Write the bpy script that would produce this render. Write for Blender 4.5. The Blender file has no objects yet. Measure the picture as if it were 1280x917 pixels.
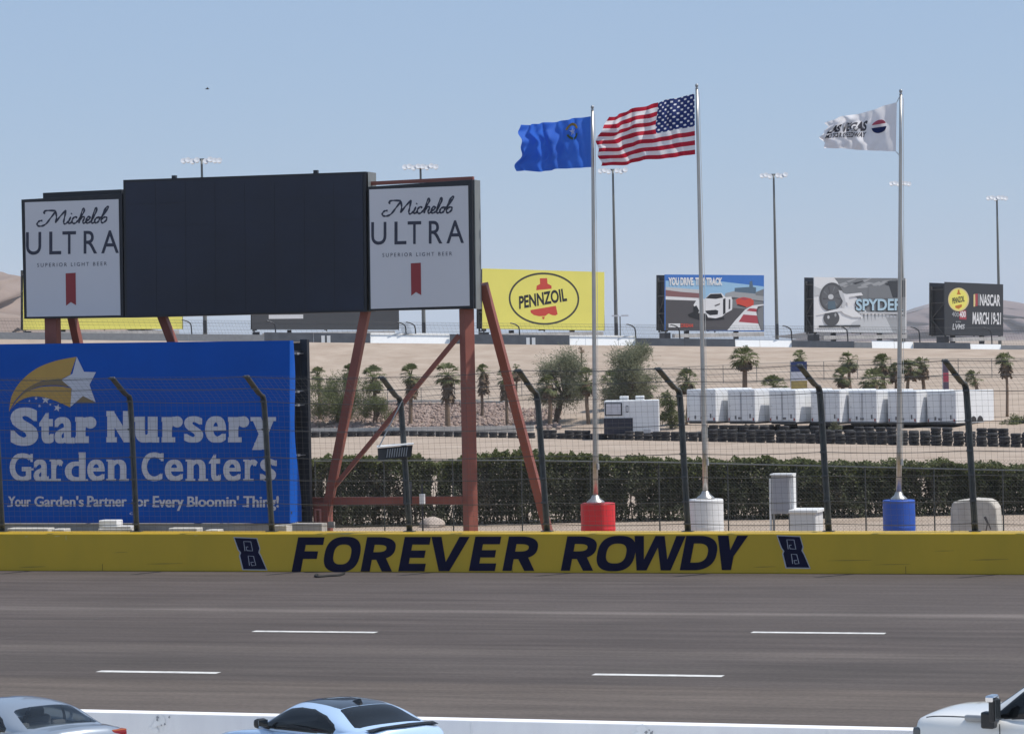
import bpy, bmesh, math, random
from mathutils import Matrix, Vector, noise
random.seed(7)
R = math.radians
scene = bpy.context.scene
col = scene.collection

# ------------------------------------------------------------------ camera
IW, IH, F = 1280.0, 917.0, 3800.0
SY = 2.0            # how far the depths stretch with this long lens
CAM = Vector((0, 0, 7.0))
PITCH, ROLL = math.atan((IH / 2 - 430.0) / F), 0.019
_f = Vector((0, math.cos(PITCH), -math.sin(PITCH)))
_r0, _u0 = Vector((1, 0, 0)), Vector((0, math.sin(PITCH), math.cos(PITCH)))
_r = _r0 * math.cos(ROLL) - _u0 * math.sin(ROLL)
_u = _r0 * math.sin(ROLL) + _u0 * math.cos(ROLL)
cd = bpy.data.cameras.new('camera')
cam = bpy.data.objects.new('camera', cd); col.objects.link(cam)
cd.sensor_width = 36.0; cd.lens = 36.0 * F / IW
cd.clip_start, cd.clip_end = 0.5, 40000
cam.matrix_world = Matrix((( _r.x, _u.x, -_f.x, CAM.x), (_r.y, _u.y, -_f.y, CAM.y), (_r.z, _u.z, -_f.z, CAM.z), (0, 0, 0, 1)))
scene.camera = cam

# ------------------------------------------------------------------ light
THETA = math.atan(0.00008 * F)
UU = Vector((math.cos(THETA), -math.sin(THETA), 0))      # along the barrier, to the right
VV = Vector((math.sin(THETA), math.cos(THETA), 0))       # away from the viewer
SUNDIR = (UU * 0.60 + VV * 0.10 + Vector((0, 0, 1))).normalized()
EL = math.asin(SUNDIR.z); AZ = math.atan2(SUNDIR.x, SUNDIR.y)
world = bpy.data.worlds.new("World"); scene.world = world; world.use_nodes = True
wn = world.node_tree.nodes; bg = wn['Background']
sky = wn.new('ShaderNodeTexSky'); sky.sky_type = 'NISHITA'; sky.sun_disc = False
sky.sun_elevation = EL; sky.sun_rotation = AZ
sky.altitude = 600; sky.air_density = 1.0; sky.dust_density = 1.0; sky.ozone_density = 4.0
pale = wn.new('ShaderNodeMix'); pale.data_type = 'RGBA'; pale.inputs[0].default_value = 0.8     # thin high haze evens the sky out
pale.inputs[7].default_value = (1.88, 2.60, 3.78, 1)
world.node_tree.links.new(sky.outputs[0], pale.inputs[6]); world.node_tree.links.new(pale.outputs[2], bg.inputs[0]); bg.inputs[1].default_value = 0.15
sd = bpy.data.lights.new('sun', 'SUN'); sd.energy = 3.9; sd.angle = R(0.53); sd.color = (1.0, 0.95, 0.88)
sun = bpy.data.objects.new('sun', sd); col.objects.link(sun)
sun.location = (40, 20, 80); sun.rotation_euler = SUNDIR.to_track_quat('Z', 'Y').to_euler()
scene.view_settings.view_transform = 'Standard'; scene.view_settings.look = 'None'
scene.view_settings.exposure = 0.15; scene.view_settings.gamma = 1.0
scene.view_settings.use_curve_mapping = False
scene.cycles.max_bounces = 6; scene.cycles.transparent_max_bounces = 12; scene.cycles.volume_bounces = 1

# ------------------------------------------------------------------ pixel -> place helpers
def ray(x, y):
    return (_f + _r * ((x - IW / 2) / F) - _u * ((y - IH / 2) / F))
def ground(x, y, z=0.0):
    d = ray(x, y); return CAM + d * ((z - CAM.z) / d.z)
def depth(x, y, Y):
    d = ray(x, y); return CAM + d * (Y / d.y)
def depthn(x, y, Y): return depth(x, y, Y * SY)
P0 = ground(640, 715.5)
P0 = P0 - UU * (P0.dot(UU)); P0.z = 0                  # origin of the barrier frame
WF = Matrix(((UU.x, VV.x, 0, P0.x), (UU.y, VV.y, 0, P0.y), (0, 0, 1, 0), (0, 0, 0, 1)))
class Plane:
    """an upright plane: px() gives (u, z) of the pixel on it; P() goes back to the world"""
    def __init__(s, o, yaw):
        s.o = Vector((o[0], o[1], 0)); s.yaw = yaw
        s.u = Vector((math.cos(yaw), math.sin(yaw), 0)); s.v = Vector((-math.sin(yaw), math.cos(yaw), 0))
        s.M = Matrix(((s.u.x, s.v.x, 0, s.o.x), (s.u.y, s.v.y, 0, s.o.y), (0, 0, 1, 0), (0, 0, 0, 1)))
    def px(s, x, y, v=0.0):
        d = ray(x, y); t = ((s.o - CAM).dot(s.v) + v) / d.dot(s.v)
        p = CAM + d * t
        return ((p - s.o).dot(s.u), p.z)
    def at(s, x, y, v=0.0):
        u, z = s.px(x, y, v); return (u, v, z)
WP = Plane(P0, -THETA)
def W(x, y, v=0.0):
    u, z = WP.px(x, y, v); return Vector((u, v, z))
def wu(x, v=0.0, y=660):
    return WP.px(x, y, v)[0]

# ------------------------------------------------------------------ materials
MATS = {}
def mat(name, c, rough=0.6, metal=0.0, var=0.12, scale=3.0, bump=0.0, bscale=40.0, spec=0.5, c2=None, stretch=None, detail=5):
    if name in MATS: return MATS[name]
    m = bpy.data.materials.new(name); m.use_nodes = True
    nt = m.node_tree; n = nt.nodes; l = nt.links; b = n['Principled BSDF']
    b.inputs['Roughness'].default_value = rough; b.inputs['Metallic'].default_value = metal
    b.inputs['Specular IOR Level'].default_value = spec
    tc = n.new('ShaderNodeTexCoord'); src = tc.outputs['Object']
    if stretch:
        mp = n.new('ShaderNodeMapping'); mp.inputs['Scale'].default_value = stretch
        l.new(src, mp.inputs[0]); src = mp.outputs[0]
    nz = n.new('ShaderNodeTexNoise'); nz.inputs['Scale'].default_value = scale; nz.inputs['Detail'].default_value = detail
    nz.inputs['Roughness'].default_value = 0.62
    l.new(src, nz.inputs['Vector'])
    rp = n.new('ShaderNodeValToRGB'); rp.color_ramp.elements[0].position = 0.32; rp.color_ramp.elements[1].position = 0.68
    a = [max(0, x * (1 - var)) for x in c]; d = [min(1, x * (1 + var)) for x in c] if c2 is None else list(c2)
    if c2 is not None: a = list(c)
    rp.color_ramp.elements[0].color = (*a, 1); rp.color_ramp.elements[1].color = (*d, 1)
    l.new(nz.outputs[0], rp.inputs[0]); l.new(rp.outputs[0], b.inputs['Base Color'])
    if bump > 0:
        n2 = n.new('ShaderNodeTexNoise'); n2.inputs['Scale'].default_value = bscale; n2.inputs['Detail'].default_value = 4
        l.new(src, n2.inputs['Vector'])
        bp = n.new('ShaderNodeBump'); bp.inputs['Strength'].default_value = bump; bp.inputs['Distance'].default_value = 0.03
        l.new(n2.outputs[0], bp.inputs['Height']); l.new(bp.outputs[0], b.inputs['Normal'])
    MATS[name] = m
    return m
def leafmat(name, c, c2, scale=1.2, trans=0.35):
    m = mat(name, c, 0.6, 0, c2=c2, scale=scale, detail=3, spec=0.3)
    nt = m.node_tree; n = nt.nodes; l = nt.links; b = n['Principled BSDF']; out = n['Material Output']
    tr = n.new('ShaderNodeBsdfTranslucent'); mx = n.new('ShaderNodeMixShader'); mx.inputs[0].default_value = trans
    rp = [x for x in n if x.type == 'VALTORGB'][0]
    l.new(rp.outputs[0], tr.inputs[0]); l.new(b.outputs[0], mx.inputs[1]); l.new(tr.outputs[0], mx.inputs[2])
    l.new(mx.outputs[0], out.inputs[0])
    return m
def glassmat(name, tint, trans):
    m = bpy.data.materials.new(name); m.use_nodes = True
    n = m.node_tree.nodes; l = m.node_tree.links; out = n['Material Output']; n.remove(n['Principled BSDF'])
    t = n.new('ShaderNodeBsdfTransparent'); t.inputs[0].default_value = (*tint, 1)
    g = n.new('ShaderNodeBsdfGlossy'); g.inputs['Roughness'].default_value = 0.04
    d = n.new('ShaderNodeBsdfDiffuse'); d.inputs[0].default_value = (0.01, 0.012, 0.014, 1)
    mx = n.new('ShaderNodeMixShader'); mx.inputs[0].default_value = trans
    l.new(d.outputs[0], mx.inputs[1]); l.new(t.outputs[0], mx.inputs[2])
    fr = n.new('ShaderNodeFresnel'); fr.inputs[0].default_value = 1.5
    m2 = n.new('ShaderNodeMixShader'); l.new(fr.outputs[0], m2.inputs[0]); l.new(mx.outputs[0], m2.inputs[1]); l.new(g.outputs[0], m2.inputs[2])
    l.new(m2.outputs[0], out.inputs[0]); return m

# ------------------------------------------------------------------ object helpers
def wm(o):
    return (wm(o.parent) if o.parent else Matrix.Identity(4)) @ o.matrix_basis
def tag(o, label, cat, group=None, kind=None):
    if label: o['label'] = label
    if cat: o['category'] = cat
    if group: o['group'] = group
    if kind: o['kind'] = kind
    return o
def thing(name, label, cat, loc, yaw=0.0, group=None):
    o = bpy.data.objects.new(name, None); col.objects.link(o)
    o.empty_display_size = 0.3
    o.location = loc; o.rotation_euler = (0, 0, yaw)
    return tag(o, label, cat, group)
def dup(o, loc=None, yaw=None, label=None, parent=None):
    c = o.copy(); col.objects.link(c)
    if parent is not None: c.parent = parent
    if loc is not None: c.location = loc
    if yaw is not None: c.rotation_euler = (0, 0, yaw)
    if label: c['label'] = label
    for ch in [x for x in bpy.data.objects if x.parent == o]: dup(ch, parent=c)
    return c

class MB:
    def __init__(s, M=None):
        s.v = []; s.f = []; s.mi = []; s.M = M or Matrix.Identity(4)
    def add(s, vs, fs, mi=0):
        k = len(s.v); s.v += [Vector(p) for p in vs]
        s.f += [tuple(i + k for i in f) for f in fs]; s.mi += [mi] * len(fs)
        return s
    def box(s, c, d, rz=0.0, mi=0, mx=None):
        x, y, z = d[0] / 2, d[1] / 2, d[2] / 2
        rm = mx if mx is not None else Matrix.Rotation(rz, 3, 'Z')
        c = Vector(c)
        vs = [c + rm @ Vector(p) for p in ((-x,-y,-z),(x,-y,-z),(x,y,-z),(-x,y,-z),(-x,-y,z),(x,-y,z),(x,y,z),(-x,y,z))]
        return s.add(vs, [(0,3,2,1),(4,5,6,7),(0,1,5,4),(1,2,6,5),(2,3,7,6),(3,0,4,7)], mi)
    def bar(s, p, q, w, h=None, up=(0, 0, 1), mi=0):
        p, q = Vector(p), Vector(q); h = h or w
        d = (q - p); L = d.length; d.normalize()
        up = Vector(up)
        if abs(d.dot(up)) > 0.98: up = Vector((0, 1, 0))
        a = d.cross(up).normalized(); b = a.cross(d)
        mx = Matrix((a, d, b)).transposed()
        return s.box((p + q) / 2, (w, L, h), mx=mx, mi=mi)
    def tube(s, pts, r, seg=8, mi=0, cap=True):
        pts = [Vector(p) for p in pts]; n = len(pts)
        rs = r if isinstance(r, (list, tuple)) else [r] * n
        vs, fs = [], []; prev = None
        for i, p in enumerate(pts):
            d = (pts[min(i + 1, n - 1)] - pts[max(i - 1, 0)]).normalized()
            up = Vector((0, 0, 1)) if abs(d.z) < 0.95 else Vector((0, 1, 0))
            a = d.cross(up).normalized() if prev is None else (prev - d * prev.dot(d)).normalized()
            prev = a; b = d.cross(a)
            for k in range(seg):
                t = 2 * math.pi * k / seg
                vs.append(p + (a * math.cos(t) + b * math.sin(t)) * rs[i])
        for i in range(n - 1):
            for k in range(seg):
                k2 = (k + 1) % seg
                fs.append((i * seg + k, i * seg + k2, (i + 1) * seg + k2, (i + 1) * seg + k))
        if cap: fs.append(tuple(range(seg))[::-1]); fs.append(tuple((n - 1) * seg + k for k in range(seg)))
        return s.add(vs, fs, mi)
    def lathe(s, c, prof, seg=24, mi=0, axis='Z'):
        c = Vector(c); vs, fs = [], []
        for r, z in prof:
            for k in range(seg):
                t = 2 * math.pi * k / seg; a, b = r * math.cos(t), r * math.sin(t)
                vs.append(c + (Vector((a, b, z)) if axis == 'Z' else Vector((a, z, b)) if axis == 'Y' else Vector((z, a, b))))
        n = len(prof)
        for i in range(n - 1):
            for k in range(seg):
                k2 = (k + 1) % seg
                fs.append((i * seg + k, i * seg + k2, (i + 1) * seg + k2, (i + 1) * seg + k))
        if prof[0][0] > 1e-4: fs.append(tuple(range(seg))[::-1])
        if prof[-1][0] > 1e-4: fs.append(tuple((n - 1) * seg + k for k in range(seg)))
        return s.add(vs, fs, mi)
    def poly(s, pts, th=0.0, mi=0):
        """a flat plate facing -v, its thickness going back by th; pts are (u, v, z)"""
        pts = [Vector(p) for p in pts]
        k = len(pts)
        if th <= 0: return s.add(pts, [tuple(range(k))], mi)
        back = [p + Vector((0, th, 0)) for p in pts]
        fs = [tuple(range(k)), tuple(range(k, 2 * k))[::-1]] + [(i, i + k, (i + 1) % k + k, (i + 1) % k) for i in range(k)]
        return s.add(pts + back, fs, mi)
    def ribbon(s, pts, w, v=None):
        """pen stroke in the (u, z) plane"""
        P = [Vector(p) for p in pts]; n = len(P)
        ws = w if isinstance(w, (list, tuple)) else [w] * n
        vs = []
        for i, p in enumerate(P):
            d = P[min(i + 1, n - 1)] - P[max(i - 1, 0)]
            nn = Vector((-d.z, 0, d.x)); nn = nn.normalized() if nn.length > 1e-9 else Vector((1, 0, 0))
            vs += [p + nn * ws[i] / 2, p - nn * ws[i] / 2]
        return s.add(vs, [(2*i, 2*i+1, 2*i+3, 2*i+2) for i in range(n - 1)])
    def build(s, name, m, parent=None, smooth=False, bevel=0.0, label=None, origin=None, solid=0.0, merge=False):
        me = bpy.data.meshes.new(name)
        wv = [s.M @ p for p in s.v]
        o = bpy.data.objects.new(name, me); col.objects.link(o)
        if parent is not None:
            o.parent = parent; inv = wm(parent).inverted()
        else:
            if origin is None:
                xs = [p.x for p in wv]; ys = [p.y for p in wv]; zs = [p.z for p in wv]
                origin = ((min(xs) + max(xs)) / 2, (min(ys) + max(ys)) / 2, min(zs))
            yaw = math.atan2(s.M[1][0], s.M[0][0])
            o.location = origin; o.rotation_euler = (0, 0, yaw)
            inv = (Matrix.Translation(origin) @ Matrix.Rotation(yaw, 4, 'Z')).inverted()
        me.from_pydata([inv @ p for p in wv], [], s.f)
        for x in (m if isinstance(m, (list, tuple)) else [m]): me.materials.append(x)
        me.polygons.foreach_set('material_index', s.mi)
        if merge or bevel or s.fix:
            b = bmesh.new(); b.from_mesh(me)
            if merge: bmesh.ops.remove_doubles(b, verts=b.verts, dist=1e-4)
            bmesh.ops.recalc_face_normals(b, faces=b.faces)
            b.to_mesh(me); b.free()
        if smooth: me.polygons.foreach_set('use_smooth', [True] * len(me.polygons))
        me.update()
        if bevel:
            md = o.modifiers.new('bevel', 'BEVEL'); md.width = bevel; md.segments = 2; md.limit_method = 'ANGLE'
        if label: o['label'] = label
        return o
    fix = False

def spline(pts, n=8):
    P = [Vector(p) for p in pts]; out = []
    for i in range(len(P) - 1):
        a, b, c, d = P[max(i - 1, 0)], P[i], P[i + 1], P[min(i + 2, len(P) - 1)]
        for k in range(n):
            t = k / n
            out.append(0.5 * ((2 * b) + (c - a) * t + (2 * a - 5 * b + 4 * c - d) * t * t + (3 * b - a - 3 * c + d) * t ** 3))
    out.append(P[-1]); return out
def interp(x, pts):
    if x <= pts[0][0]: return pts[0][1]
    for (a, b), (c, d) in zip(pts, pts[1:]):
        if x <= c: return b + (d - b) * (x - a) / (c - a)
    return pts[-1][1]
def hermite(x, pts):
    """smooth monotone-ish interpolation"""
    n = len(pts)
    if x <= pts[0][0]: return pts[0][1]
    if x >= pts[-1][0]: return pts[-1][1]
    for i in range(n - 1):
        if x <= pts[i + 1][0]:
            x0, y0 = pts[i]; x1, y1 = pts[i + 1]; h = x1 - x0
            def sl(j):
                if j == 0: return (pts[1][1] - pts[0][1]) / (pts[1][0] - pts[0][0])
                if j == n - 1: return (pts[-1][1] - pts[-2][1]) / (pts[-1][0] - pts[-2][0])
                return (pts[j + 1][1] - pts[j - 1][1]) / (pts[j + 1][0] - pts[j - 1][0])
            t = (x - x0) / h; m0, m1 = sl(i) * h, sl(i + 1) * h
            return (2*t**3-3*t*t+1)*y0 + (t**3-2*t*t+t)*m0 + (-2*t**3+3*t*t)*y1 + (t**3-t*t)*m1

# ------------------------------------------------------------------ lettering
TX = {}
def text_geo(s, bold=0.0, shear=0.0, space=1.0):
    key = (s, bold, shear, space)
    if key in TX: return TX[key]
    cu = bpy.data.curves.new('lettering', 'FONT'); cu.body = s; cu.size = 1.0; cu.offset = bold; cu.shear = shear
    cu.space_character = space; cu.resolution_u = 5; cu.fill_mode = 'BOTH'
    ob = bpy.data.objects.new('lettering', cu); col.objects.link(ob)
    dg = bpy.context.evaluated_depsgraph_get()
    me = bpy.data.meshes.new_from_object(ob.evaluated_get(dg))
    vs = [(v.co.x, v.co.y) for v in me.vertices]; fs = [tuple(p.vertices) for p in me.polygons]
    bpy.data.objects.remove(ob); bpy.data.curves.remove(cu); bpy.data.meshes.remove(me)
    x0 = min(v[0] for v in vs); x1 = max(v[0] for v in vs); y0 = min(v[1] for v in vs); y1 = max(v[1] for v in vs)
    vs = [((x - x0) / (x1 - x0), (y - y0) / (y1 - y0)) for x, y in vs]
    TX[key] = (vs, fs); return TX[key]
def put_text(mb, s, q, fn, bold=0.0, shear=0.0, space=1.0, copies=((0, 0),), lift=0.001):
    """q: corner pixels tl, tr, br, bl; fn(x, y, k) -> point"""
    vs, fs = text_geo(s, bold, shear, space)
    for k, (dx, dy) in enumerate(copies):
        out = []
        for a, b in vs:
            tx = q[0][0] * (1 - a) + q[1][0] * a; ty = q[0][1] * (1 - a) + q[1][1] * a
            bx = q[3][0] * (1 - a) + q[2][0] * a; by = q[3][1] * (1 - a) + q[2][1] * a
            out.append(fn(bx * (1 - b) + tx * b + dx, by * (1 - b) + ty * b + dy, -k * lift))
        mb.add(out, fs)
def rect(x0, y0, x1, y1): return ((x0, y0), (x1, y0), (x1, y1), (x0, y1))
def ell(cx, cy, rx, ry, n=40, a0=0.0, a1=2 * math.pi, rot=0.0):
    return [(cx + rx * math.cos(a0 + (a1 - a0) * i / n) * math.cos(rot) - ry * math.sin(a0 + (a1 - a0) * i / n) * math.sin(rot),
             cy + rx * math.cos(a0 + (a1 - a0) * i / n) * math.sin(rot) + ry * math.sin(a0 + (a1 - a0) * i / n) * math.cos(rot)) for i in range(n)]
# ================================================================== terrain
def yl(X): return min(124, max(92, 113.5 - 0.60 * X))
PROF = [(0, 0), (0.08, 0.02), (0.2, 0.12), (0.3, 0.22), (0.5, 0.45), (1, 1)]
def crest(X, Y):
    px = 640 + X / max(Y, 60) * F / SY
    return 7.55 - (min(1500, max(-300, px)) - 390) / 890 * 2.05
def gz(X, Y):
    Y = Y / SY
    a = yl(X) + 2
    if Y <= a: return 0.0
    c = crest(X, Y)
    if Y <= 150:
        return c * interp((Y - a) / (150 - a), PROF)
    if Y <= 176: return c - 0.3 * min(1, (Y - 150) / 4)
    if Y <= 260: return (c - 0.3) + (3 - c + 0.3) * (Y - 176) / 84
    return max(0, 3 * (1 - (Y - 260) / 300))
def hit(px, py):
    d = ray(px, py); t = 92.0 * SY
    while t < 400 * SY:
        p = CAM + d * t
        if p.z <= gz(p.x, p.y): return p
        t += 0.15 * SY
    return CAM + d * 150 * SY
def steps(a, b, s):
    n = max(1, int(round((b - a) / s))); return [a + (b - a) * i / n for i in range(n)]
xs = steps(-9000, -1500, 1500) + steps(-1500, -200, 200) + steps(-200, -60, 10) + steps(-60, 70, 1.5) + steps(70, 200, 10) + steps(200, 1500, 200) + steps(1500, 9001, 1500) + [9000]
ys = steps(-300, -20, 40) + steps(-20, 85, 7) + steps(85, 170, 12) + steps(170, 360, 2.0) + steps(360, 600, 20) + steps(600, 1500, 150) + steps(1500, 9000, 1500) + [9000]
g = MB(); nx = len(xs)
for y in ys:
    for x in xs:
        z = gz(x, y)
        if z > 0.3 and 180 < y < 300: z += 0.10 * noise.noise((x * 0.25, y * 0.25, 0)) + 0.05 * noise.noise((x * 0.9, y * 0.9, 5))
        g.v.append(Vector((x, y, z)))
for j in range(len(ys) - 1):
    for i in range(nx - 1):
        g.f.append((j * nx + i, j * nx + i + 1, (j + 1) * nx + i + 1, (j + 1) * nx + i)); g.mi.append(0)
msand = mat('desert_ground', (0.325, 0.255, 0.20), 0.95, 0, c2=(0.425, 0.35, 0.285), scale=0.35, bump=0.5, bscale=3.0, spec=0.1, detail=9)
tag(g.build('ground', msand, smooth=True, origin=(0, 0, 0)), 'pale desert ground rising to a bank behind the track', 'ground', kind='structure')

# track asphalt, wear bands run along it
def asphalt():
    m = bpy.data.materials.new('asphalt'); m.use_nodes = True
    n = m.node_tree.nodes; l = m.node_tree.links; b = n['Principled BSDF']
    tc = n.new('ShaderNodeTexCoord'); sp = n.new('ShaderNodeSeparateXYZ'); l.new(tc.outputs['Object'], sp.inputs[0])
    # wobble of the wear lines
    mp0 = n.new('ShaderNodeMapping'); mp0.inputs['Scale'].default_value = (0.05, 0.3, 1); l.new(tc.outputs['Object'], mp0.inputs[0])
    nw = n.new('ShaderNodeTexNoise'); nw.inputs['Scale'].default_value = 1.0; nw.inputs['Detail'].default_value = 4; l.new(mp0.outputs[0], nw.inputs[0])
    wob = n.new('ShaderNodeMath'); wob.operation = 'MULTIPLY_ADD'; wob.inputs[1].default_value = 0.5; l.new(nw.outputs[0], wob.inputs[0]); l.new(sp.outputs[1], wob.inputs[2])
    mr = n.new('ShaderNodeMapRange'); mr.inputs[1].default_value = -48; mr.inputs[2].default_value = 0.2; l.new(wob.outputs[0], mr.inputs[0])
    rp = n.new('ShaderNodeValToRGB'); cr = rp.color_ramp; cr.interpolation = 'LINEAR'
    def pos(py): return (WP_v(py) + 0.25 + 48) / 48.2
    def WP_v(py):
        p = ground(640, py); return (p - P0).dot(VV)
    stops = [(905, (.150, .137, .128)), (870, (.155, .140, .127)), (858, (.150, .134, .121)), (852, (.113, .103, .098)), (836, (.108, .100, .095)), (824, (.112, .103, .099)),
             (815, (.152, .140, .132)), (807, (.114, .103, .099)), (792, (.110, .100, .096)), (776, (.118, .107, .103)), (768, (.138, .127, .122)), (765, (.205, .192, .185)), (762, (.132, .121, .117)), (750, (.120, .109, .106)), (730, (.123, .112, .109)), (716, (.128, .116, .112))]
    while len(cr.elements) < len(stops): cr.elements.new(0.5)
    for e, (py, c) in zip(cr.elements, stops): e.position = min(1, max(0, pos(py))); e.color = (*c, 1)
    l.new(mr.outputs[0], rp.inputs[0])
    mp = n.new('ShaderNodeMapping'); mp.inputs['Scale'].default_value = (0.10, 1.2, 1); l.new(tc.outputs['Object'], mp.inputs[0])
    ns = n.new('ShaderNodeTexNoise'); ns.inputs['Scale'].default_value = 1.3; ns.inputs['Detail'].default_value = 8; ns.inputs['Roughness'].default_value = 0.65; l.new(mp.outputs[0], ns.inputs[0])
    r2 = n.new('ShaderNodeMapRange'); r2.inputs[1].default_value = 0.3; r2.inputs[2].default_value = 0.7; r2.inputs[3].default_value = 0.72; r2.inputs[4].default_value = 1.28; l.new(ns.outputs[0], r2.inputs[0])
    nb = n.new('ShaderNodeTexNoise'); nb.inputs['Scale'].default_value = 0.25; nb.inputs['Detail'].default_value = 6; l.new(tc.outputs['Object'], nb.inputs[0])
    r3 = n.new('ShaderNodeMapRange'); r3.inputs[1].default_value = 0.3; r3.inputs[2].default_value = 0.7; r3.inputs[3].default_value = 0.62; r3.inputs[4].default_value = 0.74; l.new(nb.outputs[0], r3.inputs[0])
    ng = n.new('ShaderNodeTexNoise'); ng.inputs['Scale'].default_value = 9; ng.inputs['Detail'].default_value = 3; l.new(tc.outputs['Object'], ng.inputs[0])
    r4 = n.new('ShaderNodeMapRange'); r4.inputs[1].default_value = 0.3; r4.inputs[2].default_value = 0.7; r4.inputs[3].default_value = 0.86; r4.inputs[4].default_value = 1.14; l.new(ng.outputs[0], r4.inputs[0])
    mg = n.new('ShaderNodeMath'); mg.operation = 'MULTIPLY'; l.new(r3.outputs[0], mg.inputs[0]); l.new(r4.outputs[0], mg.inputs[1])
    mu = n.new('ShaderNodeMath'); mu.operation = 'MULTIPLY'; l.new(r2.outputs[0], mu.inputs[0]); l.new(mg.outputs[0], mu.inputs[1])
    vm = n.new('ShaderNodeVectorMath'); vm.operation = 'SCALE'; l.new(rp.outputs[0], vm.inputs[0]); l.new(mu.outputs[0], vm.inputs['Scale'])
    wt = n.new('ShaderNodeVectorMath'); wt.operation = 'MULTIPLY'; wt.inputs[1].default_value = (1.05, .955, .90); l.new(vm.outputs[0], wt.inputs[0]); l.new(wt.outputs[0], b.inputs['Base Color'])
    b.inputs['Roughness'].default_value = 0.85; b.inputs['Specular IOR Level'].default_value = 0.25
    nf = n.new('ShaderNodeTexNoise'); nf.inputs['Scale'].default_value = 60; l.new(tc.outputs['Object'], nf.inputs[0])
    bp = n.new('ShaderNodeBump'); bp.inputs['Strength'].default_value = 0.25; bp.inputs['Distance'].default_value = 0.01
    l.new(nf.outputs[0], bp.inputs['Height']); l.new(bp.outputs[0], b.inputs['Normal'])
    return m
t = MB(WF); t.poly([(-120, -60, .004), (150, -60, .004), (150, 0.02, .004), (-120, 0.02, .004)])
t.build('track', asphalt(), origin=P0)['kind'] = 'structure'
mpaint = mat('road_paint', (0.48, 0.47, 0.45), 0.6, c2=(.78, .77, .73), scale=4.0)
d = MB(WF)
def dash(x0, x1, y, w=0.32):
    a, b = ground(x0, y), ground(x1, y); inv = WF.inverted(); a = inv @ a; b = inv @ b
    v = (a.y + b.y) / 2
    n = 14
    for i in range(n):
        u0 = a.x + (b.x - a.x) * i / n; u1 = a.x + (b.x - a.x) * (i + 1) / n
        d.add([(u0, v - w / 2, .009), (u1, v - w / 2, .009), (u1, v + w / 2, .009), (u0, v + w / 2, .009)], [(0, 1, 2, 3)])
for x0, x1, y in ((314, 473, 789.5), (938, 1108, 790.8), (119, 277, 839.8), (739, 906, 843.8), (-310, -155, 788.5), (1560, 1735, 792), (-500, -345, 836), (1360, 1530, 848)): dash(x0, x1, y)
sm_ = MB(WF)
inv_ = WF.inverted()
for pts, w_ in ((((-40, 806), (30, 793), (90, 780), (135, 769)), .35),):
    q = [inv_ @ ground(x, y) for x, y in pts]; q = spline(q, 5)
    for a, b in zip(q, q[1:]): sm_.add([a + Vector((0, -w_ / 2, .0065)), b + Vector((0, -w_ / 2, .0065)), b + Vector((0, w_ / 2, .0065)), a + Vector((0, w_ / 2, .0065))], [(0, 1, 2, 3)])
sm_.build('pavement_seam', mat('seam_filler', (.105, .096, .090), .9, var=.25, scale=1.2, stretch=(.3, 2, 1)), origin=P0)['kind'] = 'structure'
d.build('lane_markings', mpaint, origin=P0)['kind'] = 'structure'
# ================================================================== hills far behind
mhill = mat('hill_rock', (0.19, 0.145, 0.125), 0.95, c2=(0.275, 0.22, 0.19), scale=0.012, bump=0, spec=0.05, detail=9)
mhill2 = mat('hill_rock_far', (0.16, 0.125, 0.125), 0.95, c2=(0.235, 0.19, 0.18), scale=0.004, spec=0.05, detail=9)
def ridge(name, Y, prof, m, wid):
    """prof: (pixel x, pixel y) of the skyline"""
    h = MB(); cols = []
    x0, x1 = prof[0][0], prof[-1][0]; n = 90; rows = 14
    for i in range(n + 1):
        px = x0 + (x1 - x0) * i / n
        py = hermite(px, prof); p = depth(px, py, Y)
        for j in range(rows + 1):
            f = j / rows                       # 0 front foot .. 1 back foot
            k = 1 - abs(f - 0.5) * 2; k = k ** 0.8
            zz = p.z * k * (1 + 0.16 * (1 - k) * noise.noise((p.x / wid * 4, f * 7, 1)) * 2)
            h.v.append(Vector((p.x + wid * 0.12 * noise.noise((i * .3, j * .5, 3)) * (1 - k), Y + (f - 0.5) * wid * (0.9 + 0.4 * noise.noise((i * .15, 0, 7))), max(zz + (p.z * 0.035 * noise.noise((i * .55, j * .7, 9))) * k, -2 if k < .05 else 0.2))))
    for i in range(n):
        for j in range(rows):
            a = i * (rows + 1) + j; h.f.append((a, a + rows + 1, a + rows + 2, a + 1)); h.mi.append(0)
    o = h.build(name, m, smooth=True); o['kind'] = 'structure'; return o
ridge('hills', 1700, [(-420, 395), (-300, 360), (-160, 338), (-60, 335), (20, 344), (90, 375), (150, 410), (215, 438)], mhill, 900)
ridge('hills', 5200, [(1060, 428), (1120, 400), (1150, 388), (1185, 377), (1205, 374), (1228, 372), (1262, 378), (1300, 386), (1370, 380), (1480, 400), (1560, 414)], mhill2, 2600)
ridge('hills', 9000, [(1100, 412), (1135, 392), (1165, 379), (1200, 388), (1260, 392), (1400, 390), (1500, 410)], mhill2, 4000)

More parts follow.
